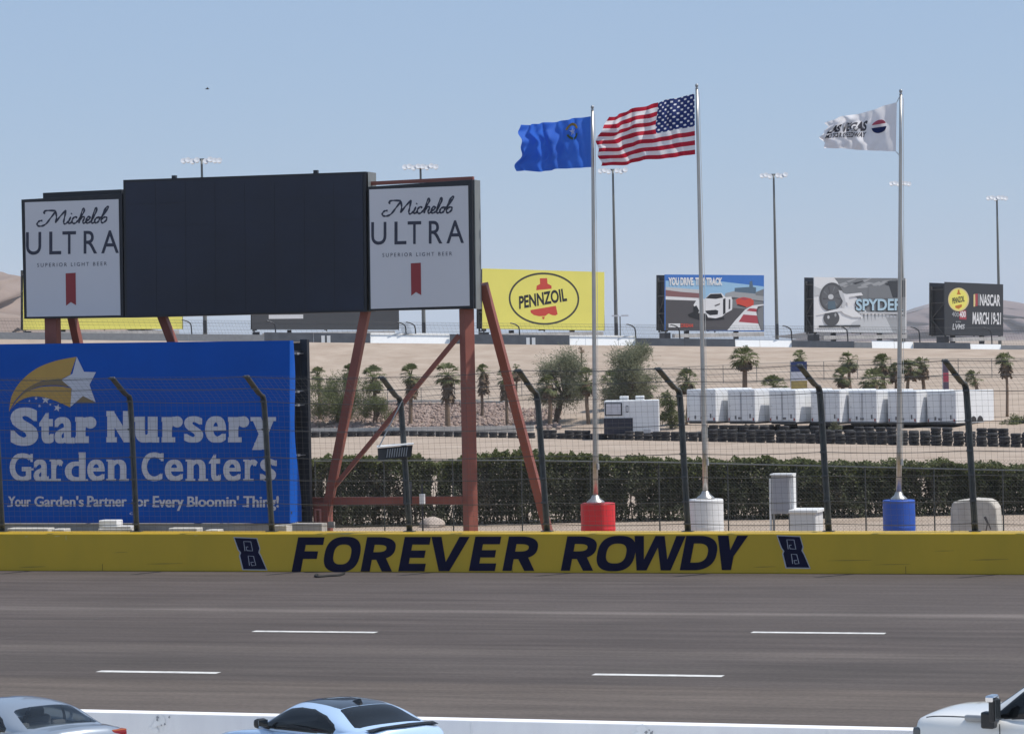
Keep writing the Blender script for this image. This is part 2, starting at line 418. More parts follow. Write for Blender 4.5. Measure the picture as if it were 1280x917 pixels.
# ================================================================== yellow barrier wall
WH = W(640, 666.5)[2]; WT = 1.2
myel = mat('yellow_paint', (0.64, 0.405, 0.018), 0.5, var=0.06, scale=0.6, bump=0.12, bscale=9, stretch=(1, 1, 0.4), c2=(.55, .36, .018))
mnavy = mat('navy_paint', (0.006, 0.006, 0.030), 0.6, var=0.2, scale=2, spec=0.12)
mpale = mat('pale_sign_paint', (0.42, 0.43, 0.47), 0.5, var=0.03)
wallo = thing('barrier_wall', 'long yellow barrier wall with dark painted words along the far side of the track', 'barrier wall', P0, -THETA)
b = MB(WF); b.box((0, WT / 2, WH / 2), (150, WT, WH)); b.build('wall_body', myel, wallo, bevel=0.025)
j = MB(WF)
for x in (1132, 128, 640, -120, 1400):
    u = wu(x, 0, 700); j.box((u, -0.001, WH * 0.09 + 0.02), (0.012, 0.01, WH * 0.18))
j.build('joint', mat('dark_joint', (0.06, 0.045, 0.012), 0.8), wallo)
tw = MB(WF)
fw = lambda x, y, k: (*WP.px(x, y, -0.008)[:1], -0.008 + k, WP.px(x, y, -0.008)[1])
ST, BT = 11.4, 9.6          # stem and bar widths of the painted block capitals, in photograph pixels
kk = [0]
def pl(pts, x0, yt, H=43.0, SK=8.2):
    """pts in (px from the letter's left foot, 0..1 height)"""
    kk[0] += 1
    tw.poly([fw(x0 + a + SK * b, yt + H * (1 - b), -.0004 * kk[0]) for a, b in pts], 0)
def ringy(x0, yt, x1, h0, h1, t, tb, half=False):
    cx, rx, cy, ry = (x0 + x1) / 2, (x1 - x0) / 2, (h0 + h1) / 2, (h1 - h0) / 2; n = 44; kk[0] += 1
    def sp(rx_, ry_, i):
        a = 2 * math.pi * i / n; c, s_ = math.cos(a), math.sin(a); e = 2 / 2.6
        return (cx + rx_ * sgn0(c) * abs(c) ** e, cy + ry_ * sgn0(s_) * abs(s_) ** e)
    def D_(r_, b, i):      # flat left side, round right side
        a = -math.pi / 2 + math.pi * i / n; c, s_ = max(0, math.cos(a)), math.sin(a); k_ = .62
        return (x0 + r_ + ((x1 - r_) - (x0 + r_)) * (1 - k_) + ((x1 - r_) - (x0 + r_)) * k_ * c ** .85, cy + (ry - b) * sgn0(s_) * abs(s_) ** .8)
    if not half: o_ = [sp(rx, ry, i) for i in range(n)]; i_ = [sp(rx - t, ry - tb, i) for i in range(n)]
    else:
        o_ = [(x0, h0), *[D_(0, 0, i) for i in range(n + 1)], (x0, h1)]; i_ = [(x0 + t, h0 + tb)] + [(D_(0, tb, i)[0] - t * math.cos(-math.pi / 2 + math.pi * i / n) , D_(0, tb, i)[1]) for i in range(n + 1)] + [(x0 + t, h1 - tb)]
    N = len(o_); f = lambda p: fw(p[0] + 8.2 * p[1], yt + 43.0 * (1 - p[1]), -.0004 * kk[0])
    tw.add([f(p) for p in o_] + [f(p) for p in i_], [(q, (q + 1) % N, (q + 1) % N + N, q + N) for q in range(N)])
def sgn0(v): return -1 if v < 0 else 1
B_ = BT / 43.0
def cap_F(x0, x1, yt): w_ = x1 - x0; pl([(0, 0), (ST, 0), (ST, .37), (w_ * .86, .37), (w_ * .86, .37 + B_), (ST, .37 + B_), (ST, 1 - B_), (w_, 1 - B_), (w_, 1), (0, 1)], x0, yt)
def cap_E(x0, x1, yt):
    w_ = x1 - x0; pl([(0, 0), (w_, 0), (w_, B_), (ST, B_), (ST, .5 - B_ * .48), (w_ * .9, .5 - B_ * .48), (w_ * .9, .5 + B_ * .48), (ST, .5 + B_ * .48), (ST, 1 - B_), (w_, 1 - B_), (w_, 1), (0, 1)], x0, yt)
def cap_V(x0, x1, yt): w_ = x1 - x0; c_ = w_ / 2; pl([(c_ - ST * .58, 0), (c_ + ST * .58, 0), (w_, 1), (w_ - ST * 1.12, 1), (c_, .27), (ST * 1.12, 1), (0, 1)], x0, yt)
def cap_O(x0, x1, yt): ringy(x0, yt, x1, -.015, 1.015, ST, B_ * 1.02)
def cap_R(x0, x1, yt):
    w_ = x1 - x0; pl([(0, 0), (ST, 0), (ST, .5), (0, .5)], x0, yt); ringy(x0, yt, x0 + w_ * .97, .34, 1.0, ST, B_, True); pl([(w_ * .38, .4), (w_ * .72, .4), (w_, 0), (w_ - ST * 1.12, 0)], x0, yt)
def cap_W(x0, x1, yt):
    w_ = x1 - x0; s_ = ST * .98; a_, c_, d_ = w_ * .275, w_ * .5, w_ * .725
    pl([(a_ - s_ * .62, 0), (a_ + s_ * .5, 0), (c_, .66), (d_ - s_ * .5, 0), (d_ + s_ * .62, 0), (w_, 1), (w_ - s_ * 1.05, 1), (d_ + s_ * .02, .32), (c_ + s_ * .52, 1), (c_ - s_ * .52, 1), (a_ - s_ * .02, .32), (s_ * 1.05, 1), (0, 1)], x0, yt)
def cap_D(x0, x1, yt): ringy(x0, yt, x1, 0, 1, ST, B_, True)
def cap_Y(x0, x1, yt): w_ = x1 - x0; c_ = w_ / 2; pl([(c_ - ST / 2, 0), (c_ + ST / 2, 0), (c_ + ST / 2, .4), (w_, 1), (w_ - ST * 1.2, 1), (c_, .58), (ST * 1.2, 1), (0, 1)], x0, yt)
for fn_, a, b_, yt in ((cap_F, 364.5, 397.5, 671), (cap_O, 401.5, 446, 671), (cap_R, 450.7, 490, 670.8), (cap_E, 497.8, 530.5, 670.6), (cap_V, 531, 579, 670.4), (cap_E, 586, 618.5, 670.2), (cap_R, 628, 668, 670),
        (cap_R, 701, 741.5, 669.8), (cap_O, 742.5, 790, 669.8), (cap_W, 785, 849, 669.4), (cap_D, 849.7, 892, 669.2), (cap_Y, 889, 927, 669)): fn_(a, b_, yt)
tw.build('lettering', mnavy, wallo)
Z2 = lambda x, y: (920 + x / 3.556, 520 + y / 3.556)
def emblem(dx, dy, sx=1.0):
    def fp(pts, v):
        out = []
        for x, y in pts:
            px, py = Z2(x, y); px = 988 + (px - 988) * sx + dx; py += dy
            u, z = WP.px(px, py, v); out.append((u, v, z))
        return out
    o1 = [(180, 528), (286, 533), (300, 580), (296.5, 597), (305, 612), (332, 677), (220, 675), (205, 612), (209, 598), (199, 585)]
    o2 = [(185, 532), (283, 536), (296, 579), (291, 597), (301, 614), (326, 672), (225, 671), (210, 611), (215, 598), (204, 584)]
    m = MB(WF); m.poly(fp(o1, -0.006), .004); m.build('emblem', mpale, wallo)
    m = MB(WF); m.poly(fp(o2, -0.009), .002); m.build('emblem', mnavy, wallo)
    m = MB(WF)
    for st in ([(232, 590), (226, 548), (258, 549), (266, 590), (240, 588), (237, 572), (246, 572)], [(252, 655), (246, 612), (270, 614), (280, 654), (262, 655), (258, 640), (270, 640)]):
        m.ribbon(fp(st, -0.0125), 0.022)
    m.build('emblem', mpale, wallo)
emblem(0, 0); emblem(-679, 2.2)

# ================================================================== catch fence on the barrier
msteel = mat('galvanised_steel', (0.115, 0.125, 0.125), 0.45, 0.6, var=0.18, scale=4)
mwire = mat('fence_wire', (0.10, 0.10, 0.10), 0.5, 0.5, var=0.1)
cf = thing('catch_fence', 'tall wire catch fence with bent steel posts standing on the yellow wall', 'catch fence', WF @ Vector((0, WT / 2, WH)), -THETA)
PX = [(-165, -174, -197, 502, 474), (3, -6, -29, 501, 473), (171, 163, 140, 500, 472), (340, 330, 308, 500, 470), (512, 501, 477, 503, 471), (684, 672, 648, 497, 462), (860, 850, 822, 493, 460), (1036, 1025, 999, 489, 456), (1219, 1208, 1181, 486, 450), (1402, 1392, 1363, 482, 445)]
posts = []; posto = []
for bx, kx, tx, ky, ty in PX:
    base = Vector((wu(bx, .95), 0.95, WH - 0.01)); knee = W(kx, ky, 0.62); tip = W(tx, ty, -0.65)
    a = base; k = knee
    pts = [a, a.lerp(k, .5), a.lerp(k, .9), k + (tip - k) * 0.06 + Vector((0, 0, .05)), k.lerp(tip, .3), tip]
    pts = spline(pts, 4)
    p = MB(WF)
    # rolled channel: two flanges and a recessed web
    for off, r in ((-0.058, 0.04), (0.058, 0.04)): p.tube([q + Vector((off, 0, 0)) for q in pts], r, 8)
    p.tube([q + Vector((0, .03, 0)) for q in pts], 0.045, 6)
    o = p.build('post', msteel, cf, smooth=True)
    pl = MB(WF); pl.box(base + Vector((0, 0, .02)), (.34, .3, .03)); pl.build('base_plate', msteel, o)
    posts.append((base, knee, tip)); posto.append(o)
def onpost(i, f):
    """f 0..1 up the straight part, 1..1.6 along the bent arm"""
    b_, k_, t_ = posts[i]
    return b_.lerp(k_, f) if f <= 1 else k_.lerp(t_, min(1, (f - 1) / 0.6))
cables = [0.06, 0.22, 0.40, 0.57, 0.78, 0.99, 1.3, 1.585]
for f in cables:
    c = MB(WF)
    for i in range(len(posts) - 1):
        p, q = onpost(i, f) + Vector((0, -.08, 0)), onpost(i + 1, f) + Vector((0, -.08, 0))
        c.tube([p.lerp(q, t / 6) - Vector((0, 0, 0.05 * math.sin(math.pi * t / 6))) for t in range(7)], 0.011, 5, cap=False)
    c.build('cable', mwire, cf)
for i in range(len(posts)):
    for f in cables:
        cl = MB(WF); cl.box(onpost(i, f) + Vector((0, -.085, 0)), (.2, .05, .06)); cl.build('cable_clamp', mwire, posto[i])
for i in range(len(posts) - 1):
    w_ = MB(WF); n = 24
    for k in range(n):
        t = (k + .5) / n; pts = [onpost(i, f).lerp(onpost(i + 1, f), t) + Vector((0, -.05, 0)) for f in (0.0, .5, 1.0, 1.6)]
        w_.tube(pts, 0.003, 3, cap=False)
    f = 0.0
    while f < 1.6:
        w_.tube([onpost(i, f) + Vector((0, -.05, 0)), onpost(i + 1, f) + Vector((0, -.05, 0))], 0.003, 3, cap=False); f += 0.040 if f < 1 else 0.075
    w_.build('wire_mesh', mwire, cf)

# caution lamp box hung on a post
lb = thing('trackside_lamp_box', 'dark lamp box with a pale lid hung on a fence post by a slanting stay', 'lamp box', WF @ W(494, 575, 0.2), -THETA)
mblk = mat('black_plastic', (0.018, 0.02, 0.024), 0.45, var=0.2)
mwhite = mat('white_paint', (0.74, 0.74, 0.73), 0.45, var=0.05, scale=1.5)
a = WP.at; v0 = 0.0
bd = MB(WF); bd.add([a(472, 560, v0), a(516, 556, v0 + .5), a(514, 571, v0 + .5), a(473, 575, v0)] + [a(472, 560, v0 + .4), a(516, 556, v0 + .75), a(514, 571, v0 + .75), a(473, 575, v0 + .4)],
   [(0, 1, 2, 3), (4, 7, 6, 5), (0, 4, 5, 1), (3, 2, 6, 7), (0, 3, 7, 4), (1, 5, 6, 2)]); bd.build('housing', mblk, lb, bevel=.01)
bd = MB(WF); bd.add([a(471, 559.5, v0 - .02), a(517, 555.3, v0 + .48), a(517, 554, v0 + .78), a(471, 557.5, v0 + .42), a(471, 558.3, v0 - .02), a(517, 554.2, v0 + .48), a(517, 553, v0 + .78), a(471, 556.2, v0 + .42)],
   [(0, 1, 5, 4), (1, 2, 6, 5), (2, 3, 7, 6), (3, 0, 4, 7), (4, 5, 6, 7), (0, 3, 2, 1)]); bd.build('lid', mwhite, lb)
bd = MB(WF)
for i in range(9):
    x = 484 + i * 3; f = (x - 472) / 44; bd.bar(W(x + 1, 561.5 - 4 * f + .5, v0 + .5 * f - .012), W(x - .5, 572.5 - 3.4 * f, v0 + .5 * f - .012), .03, .012)
bd.build('grille', mat('grey_metal', (.3, .31, .32), .4, .5), lb)
bd = MB(WF); bd.tube([W(503, 500, .55), W(474, 558, v0 + .1)], .022, 6); bd.tube([W(509, 566, .75), W(500, 566, v0 + .5)], .03, 6); bd.build('stay', mat('grey_metal', 0), lb)

# rubber strip dropped on the track and chips on the wall
rs = MB(WF); inv = WF.inverted()
def tg(x, y, z): return inv @ ground(x, y, z)
pts = [tg(x, y, .03) for x, y in ((430, 716.3), (424, 718.6), (411, 719.3), (402, 720.2), (396, 720.4), (394.5, 719), (396.5, 717.8))]
rs.tube(spline(pts, 4), .045, 6); tag(rs.build('rubber_strip', mat('rubber_black', (.012, .012, .012), .8), smooth=True), 'dark curled rubber strip lying on the track against the yellow wall', 'rubber strip')
ch = MB(WF)
for x, y, w, h in ((72, 669.6, 9, 1.6), (82.5, 671.5, 1.6, 6), (33, 670.2, 5, 1.2), (431, 666.8, 12, 1.3), (575, 666.4, 8, 1.2), (1018, 664.6, 9, 1.2), (1190, 664, 7, 1.2), (245, 669, 6, 1.2)):
    u, z = WP.px(x, y, -.004); s_ = 1 / 40.7
    ch.poly([(u + (a + random.uniform(-.12, .12)) * w * s_, -.004, z + (b_ + random.uniform(-.15, .15)) * h * s_) for a, b_ in ((-.5, 0), (-.2, .5), (.3, .4), (.5, -.1), (.1, -.5), (-.3, -.4))], 0)
ch.build('paint_chip', mat('chipped_yellow', (.62, .50, .16), .8), wallo)

sc_ = MB(WF)
for x, y, w, h in ((1060, 700, 60, 1.2), (1115, 705, 45, 1.0), (205, 704, 55, 1.2), (40, 708, 40, 1.4), (955, 708, 30, 1.2), (1235, 699, 50, 1.3), (150, 690, 22, .9), (1180, 688, 26, .8)):
    u, z = WP.px(x, y, -.004); s_ = 1 / 40.7
    sc_.poly([(u + a * w * s_, -.0035, z + (b_ + .6 * a) * h * s_) for a, b_ in ((-.5, -.2), (-.1, .25), (.5, .15), (.45, -.1), (0, -.35))], 0)
sc_.build('tyre_scuff', mat('rub_mark', (.22, .15, .03), .7, var=.2), wallo)
# ================================================================== blue billboard on the left
VB = 2.6
mblue = mat('blue_vinyl', (0.004, 0.088, 0.44), 0.6, var=0.07, scale=0.5, bump=0.05, bscale=2.0, spec=0.15)
mwv = mat('white_vinyl', (0.60, 0.60, 0.66), 0.5, var=0.03)
mgold = mat('gold_vinyl', (0.50, 0.30, 0.065), 0.5, var=0.06, scale=1)
mgold2 = mat('dull_gold_vinyl', (0.22, 0.155, 0.075), 0.5, var=0.05)
mconc = mat('grey_concrete', (0.36, 0.34, 0.31), 0.9, var=0.15, scale=1.5, bump=.3, bscale=12)
mdark = mat('dark_steel', (0.035, 0.04, 0.05), 0.5, 0.3, var=0.2)
A = lambda x, y, dv=0.0: (*WP.px(x, y, VB + dv)[:1], VB + dv, WP.px(x, y, VB + dv)[1])
bb = thing('billboard', 'large blue billboard with a shooting star and white garden centre words behind the yellow wall', 'billboard', WF @ Vector((wu(180, VB), VB, 0)), -THETA)
pn = MB(WF)
q = [A(-70, 431.0), A(362, 425.5), A(362, 653.5), A(-70, 653.5)]
pn.poly(q, 0.08); pn.build('panel', mblue, bb)
# vinyl wrapped round the right edge, pulled in at the top
fl = MB(WF); rows = 16
for i in range(rows + 1):
    t = i / rows; y = 425.5 + (653.5 - 425.5) * t
    w_ = 0.2 + .85 * (0.15 + 0.85 * t ** 1.6) + 0.12 * math.sin(t * 9)
    p = Vector(A(362, y)) + Vector((0.004, 0, 0))
    fl.v += [p, p + Vector((0.03, w_ * .5, 0)), p + Vector((0.0, w_, 0))]
for i in range(rows):
    for k in range(2): a0 = i * 3 + k; fl.f.append((a0, a0 + 1, a0 + 4, a0 + 3)); fl.mi.append(0)
fl.build('side_wrap', mblue, bb, smooth=True)
fr = MB(WF)
for x in (-50, 110, 250, 357):
    u0 = A(x, 500)[0]; zt = A(x, 432)[2]
    fr.box((u0, VB + 1.55, zt / 2), (.18, .18, zt)); fr.bar((u0, VB + .15, 1.7), (u0, VB + 1.55, 1.7), .08); fr.bar((u0, VB + .15, zt - .2), (u0, VB + 1.55, zt - .2), .08)
for z in (1.7, 3.2, 4.7, 6.2): fr.bar((A(-60, 500)[0], VB + .13, z), (A(360, 500)[0], VB + .13, z), .08)
fr.build('frame', mdark, bb)
ep = MB(WF); ub = WP.px(383, 540, VB + 1.55)[0]; zt = WP.px(383, 424, VB + 1.55)[1]
ep.box((ub, VB + 1.55, zt / 2), (.24, .22, zt)); ep.build('end_post', mdark, bb)
bk = MB(WF); bk.poly([(A(-60, 500)[0], VB + 1.42, 1.5), (ub - .1, VB + 1.42, 1.5), (ub - .1, VB + 1.42, zt - .1), (A(-60, 500)[0], VB + 1.42, zt - .1)], .04); bk.build('back_panel', mat('black_sheet', (.02, .022, .028), .7), bb)
for y, dz in ((442, 0), (491, .05), (507, 0), (569, -.04)):
    p = Vector(A(362, y)); ty = MB(WF); ty.tube([p + Vector((-.02, .1, 0)), Vector((ub, VB + 1.4, p.z + dz))], .018, 5); ty.box(p.lerp(Vector((ub, VB + 1.4, p.z + dz)), .55), (.07, .2, .07)); ty.build('turnbuckle', mat('grey_metal', 0), bb)
st = MB(WF)
zp = lambda zx, zy: (zx / 3.397, 410 + zy / 3.397)
zq = lambda zx, zy: (zx / 4.168, 440 + zy / 4.168)
def shape(pts, dv, mm, nm='artwork', par=bb, fn=A):
    m = MB(WF); m.poly([fn(x, y, dv) for x, y in pts], 0.0); return m.build(nm, mm, par)
def curve2(pts, n=8): return [(p.x, p.y) for p in spline([(x, y, 0) for x, y in pts], n)]
# comet tail: upper, middle shade, lower
up = curve2([zq(48, 300), zq(62, 225), zq(110, 150), zq(190, 85), zq(290, 45), zq(398, 24)]) + [zq(366, 118), zq(322, 140)] + curve2([zq(322, 140), zq(220, 150), zq(140, 190), zq(85, 245), zq(60, 285), zq(48, 310)])
shape(up, -.010, mgold)
shape(curve2([zq(70, 272), zq(130, 200), zq(200, 158), zq(290, 140), zq(330, 140)]) + [zq(345, 165)] + curve2([zq(370, 183), zq(290, 172), zq(200, 180), zq(130, 215), zq(80, 262)]), -.014, mgold2)
shape(curve2([zq(56, 300), zq(90, 250), zq(140, 208), zq(210, 182), zq(300, 177), zq(372, 188)]) + [zq(368, 285)] + curve2([zq(362, 286), zq(300, 258), zq(230, 235), zq(160, 232), zq(100, 255), zq(60, 292)]), -.018, mgold)
shape([zq(430, 225), zq(498, 262), zq(395, 262)], -.016, mgold2)
shape([zq(400, 24), zq(438, 102), zq(500, 104), zq(466, 170), zq(498, 260), zq(432, 228), zq(366, 286), zq(374, 190), zq(320, 145), zq(378, 112)], -.022, mwv)
def star(cx, cy, r, rot=0.0): return [zq(cx + (r if i % 2 == 0 else r * .42) * math.sin(rot + i * math.pi / 5), cy - (r if i % 2 == 0 else r * .42) * math.cos(rot + i * math.pi / 5)) for i in range(10)]
for cx, cy, r, ro in ((238, 248, 22, .1), (299, 290, 21, .3), (188, 240, 10, 0), (153, 254, 6, 0), (206, 280, 9, .2), (262, 272, 7, .4)): shape(star(cx, cy, r, ro), -.012, mwv)
fb = lambda x, y, k: A(x, y, -.014 + k)
L = MB(WF)
fat = ((0, 0), (1.5, 0), (-1.5, 0))
for s, (x0, y0, x1, y1) in (('S', (13, 509, 48, 557)), ('t', (49, 515, 67, 554)), ('a', (68, 521, 92, 554)), ('r', (95, 521, 120, 553.5)),
        ('N', (134, 513.5, 163, 552.5)), ('u', (169, 520.5, 197, 553)), ('r', (203, 520.5, 228, 552.5)), ('s', (230, 520, 254, 553)), ('e', (257, 520, 282, 553)), ('r', (286, 520.5, 311, 552.5)), ('y', (314, 521, 344, 562))):
    put_text(L, s, rect(x0 + 1.5, y0, x1 - 1.5, y1), fb, bold=0.012 if s in 'eas' else 0.04, copies=fat if s not in 'e' else ((0, 0), (2.2, 0), (-2.2, 0), (1.1, 0), (-1.1, 0)))
# heavy slab feet and ears
def slab(x0, y0, x1, y1, k): L.poly([A(x, y, -.018 - .0007 * k) for x, y in rect(x0, y0, x1, y1)], 0)
for k, r_ in enumerate(((94, 545, 111, 553.5), (133, 513.5, 143, 520), (133, 546, 146, 552.5), (157, 513.5, 164, 519), (202, 546, 219, 552.5), (285, 546, 302, 552.5), (318, 553, 336, 561.5), (190, 546, 199, 552.8), (313, 521, 325, 526), (334, 521, 345, 526), (84, 547, 93.5, 554), (94, 521, 104, 527), (202, 521, 210, 527), (285, 521, 294, 527), (168, 521, 178, 527), (186, 521, 197, 527))): slab(*r_, k)
for nm, r_ in (('rr', (113, 528, 7.5)), ('rr', (221.5, 527, 7)), ('rr', (304.5, 527, 7))): L.poly([A(x, y, -.021) for x, y in ell(*r_[:2], r_[2], r_[2], 20)], 0)
# second line: high contrast serif letters
hc = ((0, 0), (2.0, 0))
for s, (x0, y0, x1, y1) in (('G', (12, 566, 39, 601)), ('a', (42, 574, 61, 601)), ('r', (64, 574, 79, 600)), ('d', (81, 565, 107, 601)), ('e', (109, 574, 131, 601)), ('n', (135, 574, 158, 600)),
        ('C', (177, 565, 203, 601)), ('e', (206, 574, 229, 601)), ('n', (234, 574, 257, 600)), ('t', (261, 567, 276, 601)), ('e', (279, 574, 301, 601)), ('r', (306, 574, 322, 600)), ('s', (325, 573, 345, 601))):
    put_text(L, s, rect(x0, y0, x1 - 2.0, y1), fb, bold=0.012, copies=hc)
k = 20
for r_ in ((32, 585, 42, 587.5), (62, 598, 76, 600.6), (62, 574, 69, 576.5), (98, 565, 105, 567.5), (102, 598.5, 110, 601), (133, 598, 145, 600.6), (149, 598, 161, 600.6), (133, 574, 140, 576.5), (232, 598, 244, 600.6), (248, 598, 260, 600.6), (232, 574, 239, 576.5), (304, 598, 317, 600.6), (304, 574, 311, 576.5), (57, 598.5, 63, 601), (201, 566, 204.5, 576), (38, 567, 41, 577), (343, 575, 346, 582), (325, 592, 327.5, 600)):
    slab(*r_, k); k += 1
for s, x0, x1 in (('Your', 10, 38), ("Garden's", 43, 104), ('Partner', 109, 158), ('for', 165, 186), ('Every', 191, 229), ("Bloomin'", 234, 298), ('Thing!', 304, 348)):
    lo = 638 if 'y' in s or 'g' in s else 632.8
    put_text(L, s, rect(x0, 619.5 if s != 'Your' else 620, x1, lo), fb, bold=0.012, copies=((0, 0), (.7, 0)))
    k += 1
    if s[0] in 'YPEBTF': slab(x0 - .8, 631.4, x0 + 5, 632.9, k)
put_text(L, 'c', rect(162, 640, 166, 643), fb, copies=((0, 0),))
L.build('lettering', mwv, bb)
pw = tag(MB(WF).box((wu(160, VB + .1), VB + .3, W(100, 654.5, VB + .02)[2] / 2), (13.6, .5, W(100, 654.5, VB + .02)[2])).build('concrete_plinth', mconc), 'low grey concrete plinth running under the blue billboard', 'plinth')

# ================================================================== scoreboard
VS = 4.2
mred = mat('red_oxide_steel', (0.26, 0.085, 0.062), 0.55, 0.1, var=0.1, scale=1.2)
mframe = mat('black_frame', (0.012, 0.014, 0.02), 0.5, var=0.15)
mscreen = mat('dark_led_screen', (0.010, 0.015, 0.034), 0.5, var=0.35, scale=0.16)
mface = mat('pale_panel_face', (0.68, 0.655, 0.66), 0.5, var=0.025, scale=0.3)
mcase = mat('grey_case', (0.19, 0.205, 0.205), 0.5, 0.2, var=0.06)
mribbon = mat('red_vinyl', (0.30, 0.03, 0.035), 0.5, var=.05)
sb = thing('scoreboard', 'big scoreboard with a dark screen between two pale beer panels on red steel legs', 'scoreboard', WF @ Vector((wu(330, VS), VS, 0)), -THETA)
S = lambda x, y, dv=0.0: (*WP.px(x, y, VS + dv)[:1], VS + dv, WP.px(x, y, VS + dv)[1])
def board(corners, th, nm, mm, dv=0.0, bevel=0.0):
    m = MB(WF); m.fix = True; m.poly([S(x, y, dv) for x, y in corners], th); return m.build(nm, mm, sb, bevel=bevel)
board(((154, 225), (457, 214.5), (458.5, 389.5), (156, 397)), .9, 'screen_case', mframe)
scr = board(((157, 228), (453, 217.5), (455, 387), (159, 394.5)), .02, 'screen', mscreen, -.02)
sm = MB(WF)      # module seams of the LED screen
for i in range(1, 8):
    x = 157 + 297 * i / 8; sm.bar(S(x, 229, -.024), S(x + 1.5, 393 - i, -.024), .012, .004)
for j in range(1, 6):
    f = j / 6; sm.bar(S(158, 228 + 166 * f, -.024), S(454, 217.5 + 169.5 * f, -.024), .012, .004)
sm.build('seam', mframe, scr)
M_ = [[(690, 272), (684, 264), (698, 257), (735, 259)], [(737, 260), (716, 290), (696, 318), (676, 328), (660, 325), (658, 314), (668, 304), (680, 303)], [(735, 260), (740, 288), (737, 315)], [(736, 314), (756, 285), (780, 257)], [(780, 257), (775, 290), (772, 314), (780, 320), (793, 308)],
      [(802, 288), (794, 310), (798, 319), (809, 310)], [(806, 272), (803, 276)], [(830, 294), (820, 289), (809, 301), (810, 316), (822, 318), (834, 306)], [(834, 306), (854, 275), (860, 256), (851, 258), (838, 319)], [(840, 306), (853, 290), (861, 294), (855, 312), (861, 319), (870, 310)],
      [(870, 309), (883, 300), (885, 290), (875, 292), (869, 308), (875, 319), (889, 312)], [(889, 312), (906, 280), (914, 253), (905, 257), (893, 310), (899, 319), (908, 312)], [(922, 293), (911, 298), (906, 311), (913, 319), (924, 310), (926, 297), (920, 292), (932, 295)], [(932, 297), (962, 252), (956, 247), (944, 268), (934, 308), (942, 319), (957, 306), (956, 294), (946, 294), (938, 302)]]
def panel(face, outer, th, dx, dy, ox, tilt):
    board(outer, th, 'panel_frame', mframe, .0, .01)
    pf = board(face, .02, 'panel_face', mface, -.02)
    def pos(x, y): return (x + dx, y + dy - (x - 520) * tilt)
    m = MB(WF)
    for s_ in M_:
        pts = [pos(300 + (x - 655) / 3.67 * 1.06 + 177.5 - (y - 290) * .012, 180 + y / 3.67) for x, y in s_]
        pts = [(p.x, p.y) for p in spline([(x, y, 0) for x, y in pts], 6)]
        m.ribbon([S(x, y, -.026) for x, y in pts], [.035 + .035 * abs(math.sin(i * .5)) for i in range(len(pts))])
    f = lambda x, y, k: S(*pos(x, y), -.026 + k)
    for ch, x0, x1 in (('U', 464, 483), ('L', 493, 508), ('T', 509.5, 526.5), ('R', 536, 553), ('A', 558, 580)):
        y0 = 276.5; y1 = 305
        put_text(m, ch, rect(x0, y0, x1, y1), f, bold=0.006)
    put_text(m, 'SUPERIOR LIGHT BEER', rect(478, 315.6, 565, 320.3), f, bold=0.002, space=1.5)
    m.build('lettering', mat('ink_blue', (.030, .034, .060), .5), pf)
    r_ = MB(WF); r_.poly([S(*pos(x, y), -.026) for x, y in ((513.5, 329), (526, 328.5), (526.5, 369), (520, 365), (514, 369.5))], 0); r_.build('ribbon', mribbon, pf)
panel(((461.5, 237), (585, 232), (587, 382), (463.5, 386)), ((459.5, 233.5), (590, 224.5), (592, 385.5), (461.5, 388.5)), .85, 0, 0, 0, .022)
panel(((31, 253), (148, 249), (150.5, 394), (33.5, 396)), ((26.5, 249.5), (152.5, 242), (154.5, 396.8), (30, 398.5)), .85, -431.5, 13.5 - 1, 0, .022)
cs = MB(WF); x0 = Vector(S(590, 224.5, 0)); x1 = Vector(S(592, 386, 0))
cs.add([x0 + Vector((.01, .12, 0)), x0 + Vector((.01, .72, 0)), x1 + Vector((.01, .72, 0)), x1 + Vector((.01, .12, 0)), x0 + Vector((.05, .12, 0)), x0 + Vector((.05, .72, 0)), x1 + Vector((.05, .72, 0)), x1 + Vector((.05, .12, 0))], [(0, 1, 2, 3), (4, 7, 6, 5), (0, 4, 5, 1), (1, 5, 6, 2), (2, 6, 7, 3), (3, 7, 4, 0)]); cs.build('side_cladding', mcase, sb)
x0 = Vector(S(457.5, 214.5, 0)); x1 = Vector(S(457.8, 236, 0)); cs = MB(WF)
cs.add([x0 + Vector((.03, .1, 0)), x0 + Vector((.03, .9, 0)), x1 + Vector((.03, .9, 0)), x1 + Vector((.03, .1, 0))], [(0, 1, 2, 3)]); cs.build('side_cladding', mcase, sb)
tb = MB(WF); tb.bar(S(55, 245, .45), S(153, 240.6, .45), .16, .2); tb.build('top_beam', mframe, sb); tb = MB(WF); tb.bar(S(463, 229.5, .45), S(592, 223, .45), .16, .12); tb.build('top_beam', mred, sb)
for x, y in ((218, 222), (395, 215.5)): MB(WF).box(S(x, y, .4), (.14, .14, .14)).build('beacon', mdark, sb)
# legs: right front post turned so one face catches the sun
lg = MB(WF)
pb = Vector(S(588, 640, .45)); zt = S(588, 386, .45)[2]
lg.box((pb.x, pb.y, zt / 2), (.36, .36, zt), rz=R(48)); lg.build('leg', mred, sb, bevel=.015)
lg = MB(WF); zt = S(66, 396, .45)[2]; ul = S(66, 410, .45)[0]
lg.box((ul, VS + .45, zt / 2), (.44, .36, zt)); lg.build('leg', mred, sb, bevel=.015)
def strut(x0, y0, x1, y1, w, d0, d1, nm='brace'):
    m = MB(WF); m.bar(S(x0, y0, d0), S(x1, y1, d1), w, w, up=(0, 1, 0)); m.build(nm, mred, sb)
strut(459, 380, 403, 668, .27, .5, .6, 'leg')
strut(604, 355, 688, 675, .27, .9, 4.4, 'leg')
strut(88, 385, 100, 440, .26, .6, 1.3, 'leg')
strut(199, 385, 252, 520, .27, .6, 1.6, 'leg')
